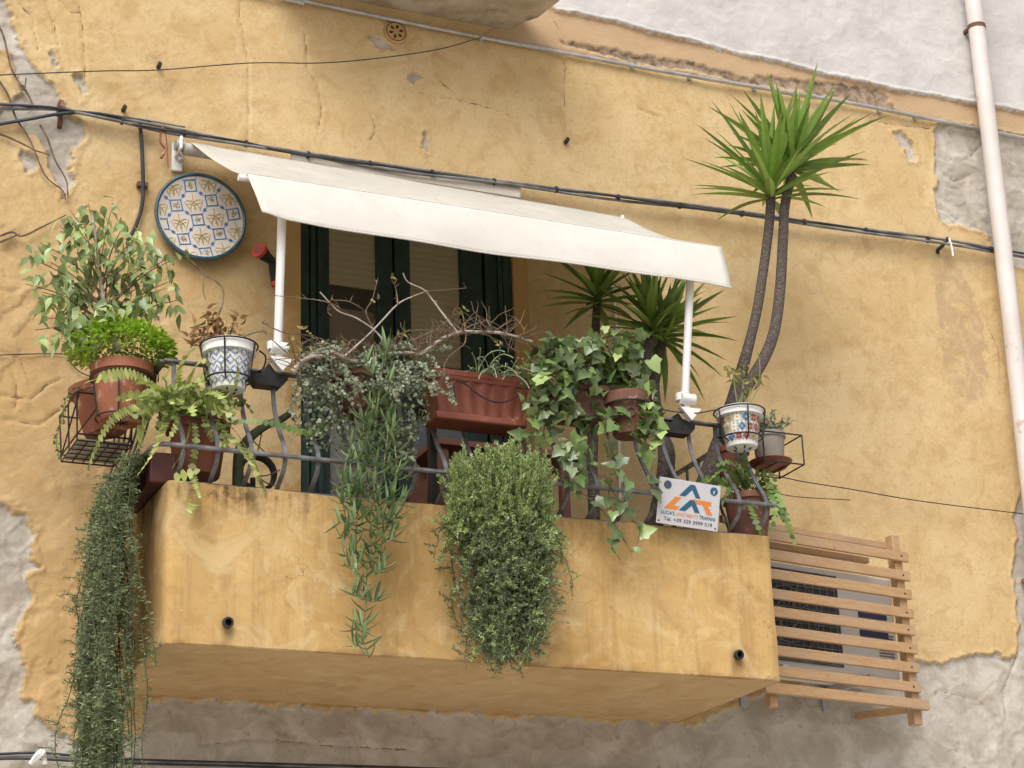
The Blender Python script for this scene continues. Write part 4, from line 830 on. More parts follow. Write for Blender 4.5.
# lower terracotta pot in the wire basket
c2 = U(99, 386, -.35); lp = thing('potted_creeper', c2-Vector((0, 0, .22)), 'plain terracotta pot standing in the black wire basket at far left', 'potted plant')
tl_ = Matrix.Rotation(R(-9), 3, 'Y'); pot(lp, c2, .125, .22, M['terra'], .72, .04, tilt=tl_)
m = MB(); q = smooth(UL([(80, 384, -.40), (66, 398, -.52), (62, 420, -.53), (56, 440, -.53), (60, 458, -.53)]), 6); m.tube(q, .0022, 5); m.build('stem', M['stem'], lp)
m = MB()
for p in q[::1]:
    for i in range(3): m.kite(p+rv(.006), rv()+Vector((0, 0, -.4)), OUT+rv(.5), .016, .010)
m.build('foliage', M['lf_fishd'], lp)
bk = thing('wire_basket', U(98, 452, -.35), 'black wire basket with a grey tray hung on the left side railing', 'basket')
m = MB(); bx0, bx1, by0, by1 = -.265, -.035, -.50, -.20; zb0 = U(70, 450, -.35).z-.005; zb1 = zb0+.21
for z, e in ((zb0, 0), (zb0+.03, 0), (zb1, .012)):
    m.tube([(bx0-e, by0-e, z), (bx1, by0-e, z), (bx1, by1+e, z), (bx0-e, by1+e, z), (bx0-e, by0-e, z)], .0042, 5)
for i in range(6):
    x = bx0+(bx1-bx0)*i/5; m.tube([(x, by0, zb0), (x, by1, zb0)], .0032, 5)
    y = by0+(by1-by0)*i/5; m.tube([(bx0, y, zb0), (bx1, y, zb0)], .0032, 5)
for x, y in ((bx0, by0), (bx0, by1), (bx1, by0), (bx1, by1), (bx0, (by0+by1)/2), ((bx0+bx1)/2, by0)):
    e = .012; m.tube([(x, y, zb0), (x-(e if x < -.1 else 0), y-(e if y < -.4 else -e if y > -.3 else 0), zb1)], .004, 5)
m.tube([(bx0, by0, zb0+.03), ((bx0+bx1)/2, by0-.012, zb1)], .0035, 5); m.tube([(bx0, by1, zb0+.03), (bx0, by0, zb1)], .0035, 5); m.tube([(bx1, by0, zb1), (.0, by0, RZ)], .0035, 5); m.tube([(bx1, by1, zb1), (.0, by1, RZ)], .0035, 5)
m.build('wire_frame', M['black'], bk); m = MB(); m.box(((bx0+bx1)/2, (by0+by1)/2, zb0+.010), bx1-bx0-.02, by1-by0-.02, .010); bevel(m.build('tray', M['galv'], bk), .003)
# ------------------------------------------------------------------ blue tile pot with a dried plant
c = U(229, 344, -.99); bp = thing('potted_dry_plant', c-Vector((0, 0, .20)), 'blue and white tiled ceramic pot holding a dried brown plant', 'potted plant')
BR, BH = .100, .205; wp = pot(bp, c, BR, BH, M['glaze'], .70, .05, 1.10)
d1, d2, d3 = MB(), MB(), MB()
for i in range(14):
    th = 2*math.pi*i/14
    for j_ in range(4):
        f = .13+.19*j_; t2 = th+(math.pi/14 if j_ % 2 else 0)
        dm = d1 if (i+j_) % 2 else d2
        decal(d2, wp, t2, f, .021, .021, 4, 0, BR*.85, BH, .0008); decal(d3 if j_ % 2 else d1, wp, t2, f, .0145, .0145, 4, 0, BR*.85, BH, .0012) if 0 else decal(d1, wp, t2, f, .016, .016, 4, 0, BR*.85, BH, .0012)
        decal(d3, wp, t2, f, .010, .010, 8, 0, BR*.85, BH, .0016); 
        for q in range(4):
            a = q*math.pi/2+.78; decal(d1, wp, t2+.011*math.cos(a)/BR, f+.011*math.sin(a)/BH, .0045, .0045, 6, 0, BR*.85, BH, .0020)
            decal(d1, wp, t2+.024*math.cos(a+.78)/BR, f+.018*math.sin(a+.78)/BH, .004, .004, 5, 0, BR*.85, BH, .0020)
k = NT('cobalt_wash'); M['cobalt'] = k.fin(k.mix(k.sstep(k.noise(60, 3, .6, k.coord()), .42, .6), (.06, .18, .50), (.42, .52, .66)), .28)
k = NT('tile_cream'); M['cream'] = k.fin(k.mix(k.noise(50, 3, .6, k.coord()), (.70, .64, .45), (.74, .72, .66)), .28)
d1.build('blue_motifs', M['cobalt'], bp, False); d2.build('ochre_diamonds', M['ochre'], bp, False); d3.build('cream_motifs', M['cream'], bp, False)
m = MB(); lf = MB()
dryst = [[(226, 342), (222, 330), (215, 322), (205, 318)], [(228, 342), (232, 328), (236, 318)], [(220, 342), (205, 335), (192, 338)], [(224, 342), (210, 330), (196, 326)], [(222, 340), (217, 322), (210, 312)]]
for s_ in dryst:
    q = smooth(UL(s_, -.97), 5); m.tube(q, [.004, .002], 5)
    for i in range(16): lf.leaf(random.choice(q[4:])+rv(.03), rv()+Vector((-.2, 0, -.4)), OUT+rv(.9), random.uniform(.03, .055), random.uniform(.014, .026), (0, .8, 1, .5, 0), .7, random.uniform(-.2, .9))
q = smooth(UL([(214, 325, -.9), (222, 305, -.85), (223, 290, -.8), (215, 280, -.78), (205, 275, -.75), (192, 262, -.75), (176, 254, -.75)]), 6); m.tube(q, [.005, .003], 6)
m.tube(smooth(UL([(205, 275, -.75), (203, 290, -.78), (206, 300, -.78)]), 4), [.003, .0015], 5); m.build('stems', M['twig'], bp); lf.build('dry_leaves', M['dry'], bp)
h_ = thing('pot_ring', (c.x, RT, RZ), 'black wire ring holder carrying the blue tiled pot on the front rail', 'pot holder')
m = MB(); ring(m, c-Vector((0, 0, .012)), .120, .004); ring(m, c-Vector((0, 0, .16)), .094, .004)
for a in range(5):
    th = a*2*math.pi/5+.5; m.tube([c+Vector((.120*math.cos(th), .120*math.sin(th), -.012)), c+Vector((.096*math.cos(th), .096*math.sin(th), -.16)), c+Vector((.03*math.cos(th), .03*math.sin(th), -.212))], .0038, 5)
m.tube(smooth([c+Vector((.13, .0, -.012)), c+Vector((.165, .02, -.03)), c+Vector((.16, .05, -.075)), c+Vector((.12, .08, -.085))], 5), .0038, 5)
m.tube([c+Vector((0, .125, -.012)), Vector((c.x, RT+.02, RZ+.012)), Vector((c.x, RT+.02, RZ-.04))], .0038, 5); m.build('wire_frame', M['black'], h_)
# ------------------------------------------------------------------ fishbone cactus at the left corner
c = U(198, 425, -.80); fc = thing('fishbone_cactus', c-Vector((0, 0, .2)), 'yellow green zigzag fishbone cactus spilling from a red brown pot at the left corner', 'potted plant')
pot(fc, c, .125, .23, M['redplastic'], .75, .04)
m = MB(); o_ = (182, 398)
fs_ = [[(178, 402), (160, 390), (130, 374), (100, 378), (84, 384)], [(175, 405), (150, 405), (125, 412), (108, 425), (94, 452), (88, 470)], [(165, 400), (147, 412), (141, 430), (139, 448)], [(175, 402), (163, 430), (152, 455), (137, 476)], [(192, 410), (196, 440), (192, 470), (200, 498)], [(200, 498), (192, 508), (186, 515)],
 [(183, 395), (178, 375), (184, 358), (195, 348)], [(180, 398), (200, 382), (214, 372), (222, 366)], [(195, 398), (215, 402), (232, 390), (238, 372), (236, 360)], [(196, 396), (218, 408), (236, 420)], [(185, 392), (192, 372), (202, 360), (210, 366)], [(175, 398), (150, 384), (132, 382)],
 [(205, 398), (222, 428), (244, 452), (258, 478), (270, 500)], [(214, 415), (234, 430), (250, 455), (262, 480)], [(170, 395), (165, 380), (172, 362)], [(190, 400), (210, 392), (222, 398), (228, 410)], [(168, 402), (140, 398), (122, 402)], [(200, 410), (205, 425), (215, 440), (226, 446)], [(180, 405), (176, 425), (168, 440)], [(186, 402), (190, 425), (182, 452), (172, 468)]]
for s_ in fs_:
    Y0 = random.uniform(-1.02, -.86); n_ = len(s_); q = [U(x, y, -.85+(Y0-.22*(random.random() < .8)+.85)*min(1, i/(n_-1)*1.6)) for i, (x, y) in enumerate(s_)]
    zig(m, q, random.uniform(.036, .056))
q = UL([(200, 470, -1.08), (188, 474, -1.09), (174, 478, -1.10)]); zig(m, q, .05)
for i in range(95):
    a = random.uniform(0, 2*math.pi); L = random.uniform(.12, .27); s_ = U(186+random.uniform(-24, 26), 402+random.uniform(-8, 14), random.uniform(-.97, -.72)); dr = Vector((math.cos(a), math.sin(a)-.35, random.uniform(.1, 1.0)))
    st = stemhang(s_, dr, L, .03, .55, .12); zig(m, st, random.uniform(.032, .052))
m.build('stems', M['lf_fish'], fc)
m = MB(); zig(m, UL([(215, 430, -.95), (240, 422, -1.0), (275, 424, -1.03), (305, 433, -1.02), (330, 425, -1.0), (350, 415, -1.0)]), .040, .024); m.build('long_stem', M['lf_fishd'], fc)
# ------------------------------------------------------------------ rosemary hanging down the left side
M['maroonp'] = worn('dark_maroon_plastic', (.07, .022, .02), (.10, .032, .028), 8, .5, .15)
rs = thing('hanging_rosemary', (-.03, -.70, .0), 'long dark green rosemary hanging down beside the left end of the balcony', 'potted plant')
m = MB(); m.box((.0, -.68, .07), .11, .46, .13); bevel(m.build('planter', M['maroonp'], rs), .008)
st = MB(); lf = MB()
for i in range(105):
    y = random.uniform(-.90, -.46); p = Vector((random.uniform(-.06, .0), y, .12)); L = random.choice((.75, 1.0, 1.25, 1.5, 1.55, 1.5)); tx = random.gauss(random.choice((-.22, -.17, -.115)), .020)
    q = [p]; d = Vector((-.9, random.uniform(-.4, .4), .35)); 
    for k_ in range(int(L/.025)):
        cur = q[-1]; pull = Vector(((tx-cur.x)*1.6, 0, -1.0)); d = (d*.72+pull*.28+rv(.16)).normalized(); q.append(cur+d*.025)
    for b in q:
        if b.x > -.03 and b.z < .02: b.x = -.03
    st.tube(q[::2], .0022, 4)
    for k_ in range(2, len(q)-1):
        t = (q[k_+1]-q[k_]).normalized()
        for z_ in range(6):
            s_ = sphr(); d_ = (t*random.uniform(-.5, .6)+(s_-t*s_.dot(t))*1.2).normalized(); lf.kite(q[k_]+t*random.uniform(0, .025), d_, sphr(), random.uniform(.018, .034), random.uniform(.0038, .006))
        if random.random() < .09:
            sq = stemhang(q[k_], Vector((random.uniform(-1, .3), random.uniform(-1, .3), .1)), random.uniform(.05, .11), .015, .25, .15); st.tube(sq, .0014, 4)
            for pp in sq:
                for z_ in range(6): lf.kite(pp+rv(.005), sphr()+Vector((0, 0, -.1)), sphr(), random.uniform(.012, .022), .004)
st.build('stems', M['stemd'], rs); lf.build('foliage', M['lf_rose'], rs)
# ------------------------------------------------------------------ silver creeper mound and the trailing succulent
c = U(362, 372, -.99); sv = thing('silver_creeper', c-Vector((0, 0, .2)), 'mound of tiny silvery round leaves hanging over the front rail left of centre', 'potted plant')
pot(sv, c+Vector((0, .0, -.02)), .12, .17, M['terradark'], .75, .03)
lf = MB(); st = MB()
def cloud(mb, px, py, rx, ry, Y, rd, n, lo, hi):
    cc = U(px, py, Y); ex_ = rx*.0047; ez_ = ry*.0050
    for i in range(n):
        v = sphr(); r_ = random.uniform(.62, 1.0)**.6; p = cc+Vector((v.x*ex_, v.y*rd, v.z*ez_))*r_; d = (v*.5+rv(.8)+Vector((0, 0, -.2))).normalized(); L = random.uniform(lo, hi)*1.15
        mb.leaf(p, d, v+rv(.5), L, L*.85, (.3, 1, .9, .0), .15, .2)
for a in ((325, 372, 28, 28, -1.0, .12, 560), (312, 405, 20, 32, -1.0, .09, 380), (345, 400, 30, 34, -1.02, .11, 420), (385, 372, 36, 26, -1.02, .13, 680), (400, 405, 27, 36, -1.03, .11, 620), (396, 440, 20, 28, -1.03, .09, 340), (404, 462, 12, 14, -1.02, .06, 90), (340, 432, 20, 16, -1.0, .06, 90), (318, 438, 12, 14, -1.0, .05, 60)): cloud(lf, *a, .010, .018)
for i in range(46):
    x = random.uniform(302, 424); p = U(x, random.uniform(350, 395), random.uniform(-1.12, -1.0)); q = stemhang(p, Vector((random.uniform(-.4, .4), -.5, .1)), random.uniform(.1, .33) if x > 350 else random.uniform(.08, .22), .014, .5, .12); st.tube(q[::2], .0012, 4)
    for pp in q:
        for z_ in range(3): L = random.uniform(.010, .017); lf.leaf(pp+rv(.007), sphr(), OUT+rv(.8), L, L*.85, (.3, 1, .9, 0), .15, .2)
st.build('stems', M['twig'], sv); lf.build('foliage', M['lf_silver'], sv)
su = thing('trailing_succulent', U(380, 372, -1.0), 'long trailing succulent with slender grey green leaves hanging down the parapet front', 'potted plant')
st = MB(); lf = MB()
def shoot(q, r0, L0, gap=.031, upb=.75):
    L0 *= 1.28
    st.tube(q, [r0, r0*.6], 6); acc = 0; ph = random.uniform(0, 3)
    for i in range(1, len(q)):
        sg_ = (q[i]-q[i-1]); acc += sg_.length
        if acc > gap or i == len(q)-1:
            acc = 0; t = sg_.normalized(); a = t.orthogonal().normalized(); ph += math.pi/2+random.uniform(-.4, .4)
            for s_ in (0, math.pi):
                o = Quaternion(t, ph+s_) @ a; d = (o+t*random.uniform(.25, .7)+Vector((0, -.15, upb))).normalized(); L = L0*random.uniform(.75, 1.2)
                lf.leaf(q[i]+rv(.003), d, UPV+rv(.25) if abs(d.dot(UPV)) < .93 else OUT, L, L*.20, (.6, .9, 1, .85, .55, 0), .55, random.uniform(-.65, -.15))
mains = [[(384, 352, -1.06), (380, 385, -1.16), (376, 420, -1.16), (370, 460, -1.16), (368, 500, -1.15), (371, 535, -1.13), (367, 570, -1.12), (366, 605, -1.11), (362, 635, -1.10), (369, 657, -1.10)], [(378, 380, -1.1), (372, 420, -1.17), (360, 455, -1.16), (354, 480, -1.15), (352, 505, -1.14)], [(386, 390, -1.1), (388, 430, -1.17), (384, 470, -1.16), (390, 500, -1.14)], [(376, 430, -1.12), (366, 470, -1.15), (358, 510, -1.13), (356, 545, -1.11), (358, 570, -1.10)], [(372, 490, -1.14), (382, 515, -1.13), (382, 545, -1.11), (376, 575, -1.10)]]
mains += [[(384, 400, -1.12), (394, 440, -1.17), (396, 480, -1.16), (388, 525, -1.13)], [(368, 430, -1.12), (350, 450, -1.17), (342, 490, -1.15), (346, 520, -1.13)], [(380, 440, -1.12), (374, 480, -1.18), (378, 520, -1.16), (372, 560, -1.13)], [(375, 400, -1.10), (364, 420, -1.17), (366, 460, -1.18)]]
for mn in mains: shoot(smooth(UL(mn), 9), .0042, .06)
for (x, y, dx, dy) in ((380, 400, 12, -18), (372, 430, -12, -12), (370, 455, -18, 4), (366, 480, -24, 6), (372, 500, 20, -4), (368, 515, -28, 8), (372, 525, 24, -8), (355, 520, -14, 18), (380, 540, 14, -2), (367, 560, -22, 6), (370, 575, 14, -6), (366, 600, -12, -6), (366, 600, 12, 0), (364, 625, -8, 4), (384, 470, 12, 4), (352, 490, -10, 14), (388, 440, 6, -14), (374, 380, -8, -16), (382, 365, 4, -16), (356, 550, -10, 6), (364, 640, -10, 6), (392, 500, 10, 6), (390, 515, 6, 16)):
    p = U(x, y, -1.14); e = U(x+dx, y+dy, -1.17); q = smooth([p, p.lerp(e, .5)+Vector((0, -.015, -.012)), e], 5); shoot(q, .003, .062, .018, .5)
st.build('stems', M['stem'], su); lf.build('foliage', M['lf_succ'], su)
# ------------------------------------------------------------------ bare woody climber along the rail
cl = thing('bare_climber', U(300, 400, -.93), 'leafless woody climber with grey branches sprawling over the front rail', 'climber'); Yc = -1.12
m = MB(); main = [(292, 372), (298, 366), (306, 360), (322, 350), (338, 355), (352, 361), (368, 361), (384, 355), (404, 353), (420, 354), (432, 346), (444, 338), (462, 332), (478, 332), (500, 333), (520, 338), (532, 342)]
m.tube(smooth(UL(main, Yc), 6), [.012, .006], 9); m.tube(smooth(UL([(300, 362), (316, 356), (334, 358)], Yc-.02), 5), [.008, .006], 7); m.build('main_branch', M['bark'], cl)
m = MB(); b2 = [[(388, 353), (384, 342), (374, 330), (356, 318), (340, 312), (330, 303), (320, 292)], [(345, 356), (365, 338), (378, 325), (398, 304), (414, 296), (428, 291)], [(458, 333), (446, 318), (434, 302), (424, 290), (408, 282), (403, 273)]]
for b in b2: m.tube(smooth(UL(b, Yc-.02), 5), [.0048, .0026], 7)
m.build('side_branches', M['bark'], cl)
m = MB(); tw = [[(352, 317), (330, 303), (300, 298), (268, 295)], [(374, 330), (366, 312), (372, 300), (378, 278)], [(366, 312), (350, 302), (332, 300)], [(424, 292), (445, 290), (466, 288)], [(398, 304), (396, 290), (391, 278)], [(460, 333), (470, 326), (482, 322)], [(458, 334), (440, 330), (420, 336), (400, 348)], [(452, 318), (456, 308), (462, 312), (465, 330)], [(504, 336), (508, 345), (517, 352)], [(520, 338), (524, 330), (515, 318), (505, 315)], [(262, 330), (278, 345), (296, 360), (318, 372), (340, 390), (362, 405)], [(262, 322), (285, 333), (310, 336), (332, 350)], [(300, 345), (318, 338), (340, 350), (360, 352)], [(452, 335), (448, 344), (446, 350)], [(466, 333), (464, 344), (448, 358), (444, 372), (452, 382)], [(375, 352), (394, 343), (412, 340), (440, 328)], [(330, 303), (328, 312), (332, 316)], [(400, 350), (420, 343), (445, 322)], [(345, 355), (352, 340), (366, 345), (390, 352)], [(290, 366), (294, 352), (288, 336)], [(240, 338), (258, 332), (272, 334)], [(386, 352), (400, 334), (424, 330), (446, 334)]]
for b in tw:
    q = smooth(UL([(x, y, Yc+random.uniform(-.06, .06)) for x, y in b]), 5); m.tube(q, [.0034, .0014], 5)
    for i in range(6):
        p = random.choice(q); m.tube([p, p+rv(.02)+Vector((0, 0, .012))], [.002, .0008], 4)
for i in range(150):
    x = random.uniform(292, 525); y = float(np.interp(x, [a[0] for a in main], [a[1] for a in main])); q = stemhang(U(x, y, Yc+random.uniform(-.03, .05)), Vector((random.uniform(-1, 1), random.uniform(-.4, .4), random.uniform(-.2, .8))), random.uniform(.05, .20), .02, .0, .30); m.tube(q, [.0026, .0011], 4)
m.build('twigs', M['twig'], cl)
lf = MB()
for (x, y) in ((300, 330), (294, 342), (310, 334), (290, 352), (398, 336), (404, 334), (376, 300), (458, 315), (463, 310), (438, 305), (345, 345), (352, 350), (500, 345), (392, 276), (300, 350), (312, 352)):
    for i in range(4): lf.leaf(U(x, y, Yc)+rv(.012), rv()+UPV*.5, OUT+rv(.5), random.uniform(.018, .032), .012, (0, .8, 1, .5, 0), .3, .2)
lf.build('young_leaves', M['lf_wilt'], cl)
# ------------------------------------------------------------------ red plastic window box
a_, b_ = U(430, 366, -1.05), U(531, 384, -1.05); wz = (a_.z+b_.z)/2; wx0, wx1 = a_.x, b_.x
wb = thing('window_box', ((wx0+wx1)/2, -1.0, wz-.21), 'red brown plastic window box with trailing pale green stems hung on the front rail', 'planter')
m = MB(); yo, yi = -1.075, -.90; H1 = .185
def boxrow(z, ins, ribs=0): 
    pts = []
    for i in range(41): x = wx0+ins+(wx1-wx0-2*ins)*i/40; pts.append((x, yo+ins*.8+(.004*math.cos(i*math.pi/3.0)*ribs), z))
    for i in range(41): x = wx1-ins-(wx1-wx0-2*ins)*i/40; pts.append((x, yi-ins*.6, z))
    return pts
rows_ = [(wz-H1, .045, 1), (wz-.045, .018, 1), (wz-.042, .010, 0), (wz-.034, .006, 0), (wz-.026, .004, 0), (wz-.024, .0, 0), (wz, -.002, 0), (wz, .010, 0), (wz-.03, .014, 0)]
vs = []; 
for z, i_, r_ in rows_: vs += boxrow(z, i_, r_)
n_ = 82; m.add(vs, [[i*n_+q, i*n_+(q+1) % n_, (i+1)*n_+(q+1) % n_, (i+1)*n_+q] for i in range(len(rows_)-1) for q in range(n_)]+[list(range(n_))[::-1]]); m.build('box', M['redplastic'], wb)
s_ = MB(); s_.box(((wx0+wx1)/2, (yo+yi)/2, wz-.03), wx1-wx0-.04, yi-yo-.04, .01); s_.build('soil', M['soil'], wb)
s_ = MB(); s_.box(((wx0+wx1)/2, (yo+yi)/2+.008, wz-H1-.016), wx1-wx0-.05, yi-yo-.03, .034); bevel(s_.build('drip_tray', M['redplastic'], wb), .008)
s_ = MB(); s_.tube(smooth([Vector((wx0+.1, yo-.004, wz-.14)), Vector((wx0+.10, yo-.006, wz-.06)), Vector((wx0+.15, yo-.008, wz-.065)), Vector((wx0+.22, yo-.006, wz-.11)), Vector((wx0+.3, yo-.006, wz-.13)), Vector((wx0+.38, yo-.008, wz-.10)), Vector((wx0+.40, yo-.006, wz-.055))], 6), .0035, 6)
for x in (wx0+.07, wx1-.07): s_.tube([(x, yo-.002, wz+.004), (x, yi+.02, wz+.004), (x, RT+.03, RZ+.012), (x, RT+.03, RZ-.04)], .004, 6)
s_.build('wire_hanger', M['black'], wb)
m = MB()
for i in range(46):
    p = Vector((random.uniform(wx0+.20, wx1-.02), random.uniform(yo+.01, yo+.08), wz-.01)); q = stemhang(p, Vector((random.uniform(-.8, .8), random.uniform(-1.3, -.3), random.uniform(.5, 1.4))), random.uniform(.09, .26), .012, .75, .1); m.tube(q, [.0032, .0022], 5)
m.build('pale_stems', M['lf_rhip'], wb)
# ------------------------------------------------------------------ thyme bush over the parapet
c = U(512, 482, -.86); c.z = .17; th_ = thing('thyme_bush', (c.x, -.86, .0), 'big bushy herb, bright green on top and dark trailing below, over the parapet middle', 'potted plant')
pot(th_, Vector((c.x+.05, -.845, .17)), .105, .165, M['redplastic'], .78, .03)
st = MB(); l1 = MB(); l2 = MB()
def sprig(q, lfm, L, wd, per, r0=.0016):
    st.tube(q[::2] if len(q) > 4 else q, [r0, r0*.5], 4)
    for i in range(1, len(q)):
        t = (q[i]-q[i-1]).normalized()
        for z_ in range(per):
            s_ = sphr(); d_ = (t*random.uniform(.4, 1.5)+(s_-t*s_.dot(t))).normalized(); lfm.kite(q[i]+t*random.uniform(-.008, .008), d_, sphr(), L*random.uniform(.7, 1.2), wd)
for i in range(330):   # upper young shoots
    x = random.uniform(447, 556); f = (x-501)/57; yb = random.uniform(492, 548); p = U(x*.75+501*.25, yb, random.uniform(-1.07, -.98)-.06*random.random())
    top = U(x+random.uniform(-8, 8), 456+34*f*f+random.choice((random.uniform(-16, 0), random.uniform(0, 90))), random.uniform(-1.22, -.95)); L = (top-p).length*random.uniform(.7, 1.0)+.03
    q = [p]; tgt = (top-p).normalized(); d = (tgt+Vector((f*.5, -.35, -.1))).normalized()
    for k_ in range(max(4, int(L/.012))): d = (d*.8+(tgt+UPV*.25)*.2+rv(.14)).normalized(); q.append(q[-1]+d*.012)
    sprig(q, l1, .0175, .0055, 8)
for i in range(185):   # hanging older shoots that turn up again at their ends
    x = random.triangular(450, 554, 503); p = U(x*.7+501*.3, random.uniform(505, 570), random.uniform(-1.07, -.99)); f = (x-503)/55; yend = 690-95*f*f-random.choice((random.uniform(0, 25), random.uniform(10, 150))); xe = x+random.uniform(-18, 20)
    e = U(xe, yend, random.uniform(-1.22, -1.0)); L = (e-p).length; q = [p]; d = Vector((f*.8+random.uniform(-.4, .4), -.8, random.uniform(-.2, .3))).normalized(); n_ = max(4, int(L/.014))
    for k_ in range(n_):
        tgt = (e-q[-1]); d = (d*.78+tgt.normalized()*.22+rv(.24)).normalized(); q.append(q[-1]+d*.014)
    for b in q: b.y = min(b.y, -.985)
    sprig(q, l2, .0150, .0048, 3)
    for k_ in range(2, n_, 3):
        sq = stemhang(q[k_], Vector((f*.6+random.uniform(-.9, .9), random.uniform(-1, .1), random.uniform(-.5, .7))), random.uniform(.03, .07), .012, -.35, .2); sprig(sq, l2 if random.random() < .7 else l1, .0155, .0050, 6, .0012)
for i in range(60):    # thin ends with dark seed heads
    x = random.uniform(440, 566); y = random.uniform(560, 672) if 460 < x < 545 else random.uniform(560, 640); p = U(x*.8+500*.2, y-20, -1.12); q = stemhang(p, Vector(((x-500)*.02, -.3, -.3)), random.uniform(.04, .10), .012, .1, .2); st.tube(q, .0009, 4); s_ = MB(); 
    l2.kite(q[-1], UPV, OUT, .009, .008); l2.kite(q[-1], Vector((1, 0, .3)), OUT, .009, .008)
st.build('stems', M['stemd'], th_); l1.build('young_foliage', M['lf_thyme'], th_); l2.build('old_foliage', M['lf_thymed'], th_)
# ------------------------------------------------------------------ ivy
iv = thing('potted_ivy', U(590, 430, -1.0), 'broad leaved ivy tumbling from a long terracotta trough on the front rail', 'potted plant')
a_, b_ = U(556, 388, -.99), U(628, 397, -.99); m = MB(); zt = a_.z+.005; m.box(((a_.x+b_.x)/2, -.985, zt-.075), b_.x-a_.x, .15, .15); m.box(((a_.x+b_.x)/2, -.985, zt-.012), b_.x-a_.x+.03, .18, .03); bevel(m.build('trough', M['terradark'], iv), .006)
st = MB(); lf = MB()
ivo = [(0, 0), (.16, -.10), (.40, -.13), (.42, .10), (.52, .34), (.32, .45), (.19, .72), (.0, 1.0), (-.19, .72), (-.32, .45), (-.52, .34), (-.42, .10), (-.40, -.13), (-.16, -.10)]
def ivyleaf(p, d, n, L):
    d = d.normalized(); s_ = d.cross(n)
    if s_.length < .05: s_ = d.orthogonal()
    s_.normalize(); nn = s_.cross(d); w_ = random.uniform(.85, 1.15); fold = random.uniform(.05, .3)
    vs = [p+d*(.3*L)]+[p+s_*(x*L*w_)+d*(y*L)+nn*(fold*abs(x)*L-.15*y*y*L) for x, y in ivo]; n_ = len(ivo)
    lf.add(vs, [[0, i+1, (i+1) % n_+1] for i in range(n_)])
ivs = [[(600, 385), (580, 365), (555, 352), (540, 358), (530, 372)], [(605, 385), (600, 360), (580, 348), (560, 350)], [(610, 385), (625, 362), (632, 350), (622, 352)], [(615, 385), (635, 372), (648, 390), (655, 415), (652, 430)], [(590, 390), (565, 385), (545, 400), (536, 420), (533, 440)], [(585, 390), (572, 410), (560, 440), (564, 470), (568, 478)], [(600, 395), (590, 425), (582, 455), (590, 470), (612, 480)], [(610, 395), (605, 430), (612, 462), (618, 480)], [(595, 385), (560, 372), (535, 388), (528, 405)], [(612, 388), (640, 395), (650, 420), (660, 440)], [(570, 395), (548, 415), (545, 440), (560, 452), (572, 452)], [(600, 388), (585, 380), (570, 365)], [(618, 385), (612, 362), (600, 350), (606, 344)], [(600, 390), (640, 405), (655, 445), (650, 470)]]
for s_ in ivs:
    n_ = len(s_); q = smooth([U(min(x, 646), y, -1.0-.12*math.sin(min(1, i/(n_-1)*1.3)*1.6)+random.uniform(-.03, .03)) for i, (x, y) in enumerate(s_)], 7); st.tube(q, [.0032, .0018], 5)
    for p in q[2:]:
        for rep_ in range(random.choice((1, 2, 2, 3)) if p.z > .36 else random.choice((0, 0, 1, 1))):
            o = p+rv(.05)+Vector((0, -.015, .01)); st.tube([p, p.lerp(o, .5)+Vector((0, -.008, .008)), o], .0013, 4); ivyleaf(o, Vector((random.uniform(-1, 1), random.uniform(-.7, .3), random.uniform(-1.2, .5))), OUT*.8+UPV*.6+rv(1.0), random.uniform(.036, .078))
ivl = [[(612, 480), (608, 500), (616, 520), (618, 540)], [(640, 470), (650, 485), (660, 490)], [(545, 455), (565, 485), (585, 495), (606, 515), (622, 535), (632, 552), (640, 530), (632, 520)], [(620, 470), (625, 500), (640, 512)], [(600, 465), (615, 495), (628, 505)], [(585, 450), (575, 478), (566, 488)], [(618, 525), (612, 545), (620, 560)]]
for s_ in ivl:
    q = smooth([U(x, y, -1.10) for x, y in s_], 7); st.tube(q, [.003, .0018], 5)
    for p in q[5::6]: ivyleaf(p+rv(.012), Vector((random.uniform(-.7, .7), -.3, random.uniform(-1, .2))), OUT+UPV*.4+rv(.8), random.uniform(.04, .08))
st.build('stems', M['twig'], iv); lf.build('foliage', M['lf_ivy'], iv)
c = U(627, 396, -1.06); fp = thing('face_pot', c-Vector((0, 0, .2)), 'old brown terracotta pot with ring and yellow flower relief among the ivy', 'pot')
wp = pot(fp, c, .105, .19, M['terradark'], .68, .05, 1.06)
m = MB(); m.tube([wp(-1.9+.2*math.cos(a), .45+.10*math.sin(a), .003) for a in [i*math.pi/8 for i in range(17)]], .004, 6); m.build('ring_relief', M['terradark'], fp)
k = NT('yellow_relief'); m = MB(); p = wp(-1.15, .42, .004); m.lathe([(0, .008), (.018, .006), (.027, .0)], (p-Vector((c.x, c.y, p.z))).to_track_quat('Z', 'Y').to_matrix(), 12, p); m.build('flower_relief', k.fin((.50, .30, .04), .6), fp)
h_ = thing('rail_hook', (c.x, RT, RZ), 'black wire hanger holding the brown relief pot on the rail', 'pot holder'); m = MB(); ring(m, c-Vector((0, 0, .055)), .113, .004); m.tube([c+Vector((0, .113, -.055)), Vector((c.x, RT+.025, RZ+.012)), Vector((c.x, RT+.025, RZ-.04))], .004, 5); m.build('wire_frame', M['black'], h_)
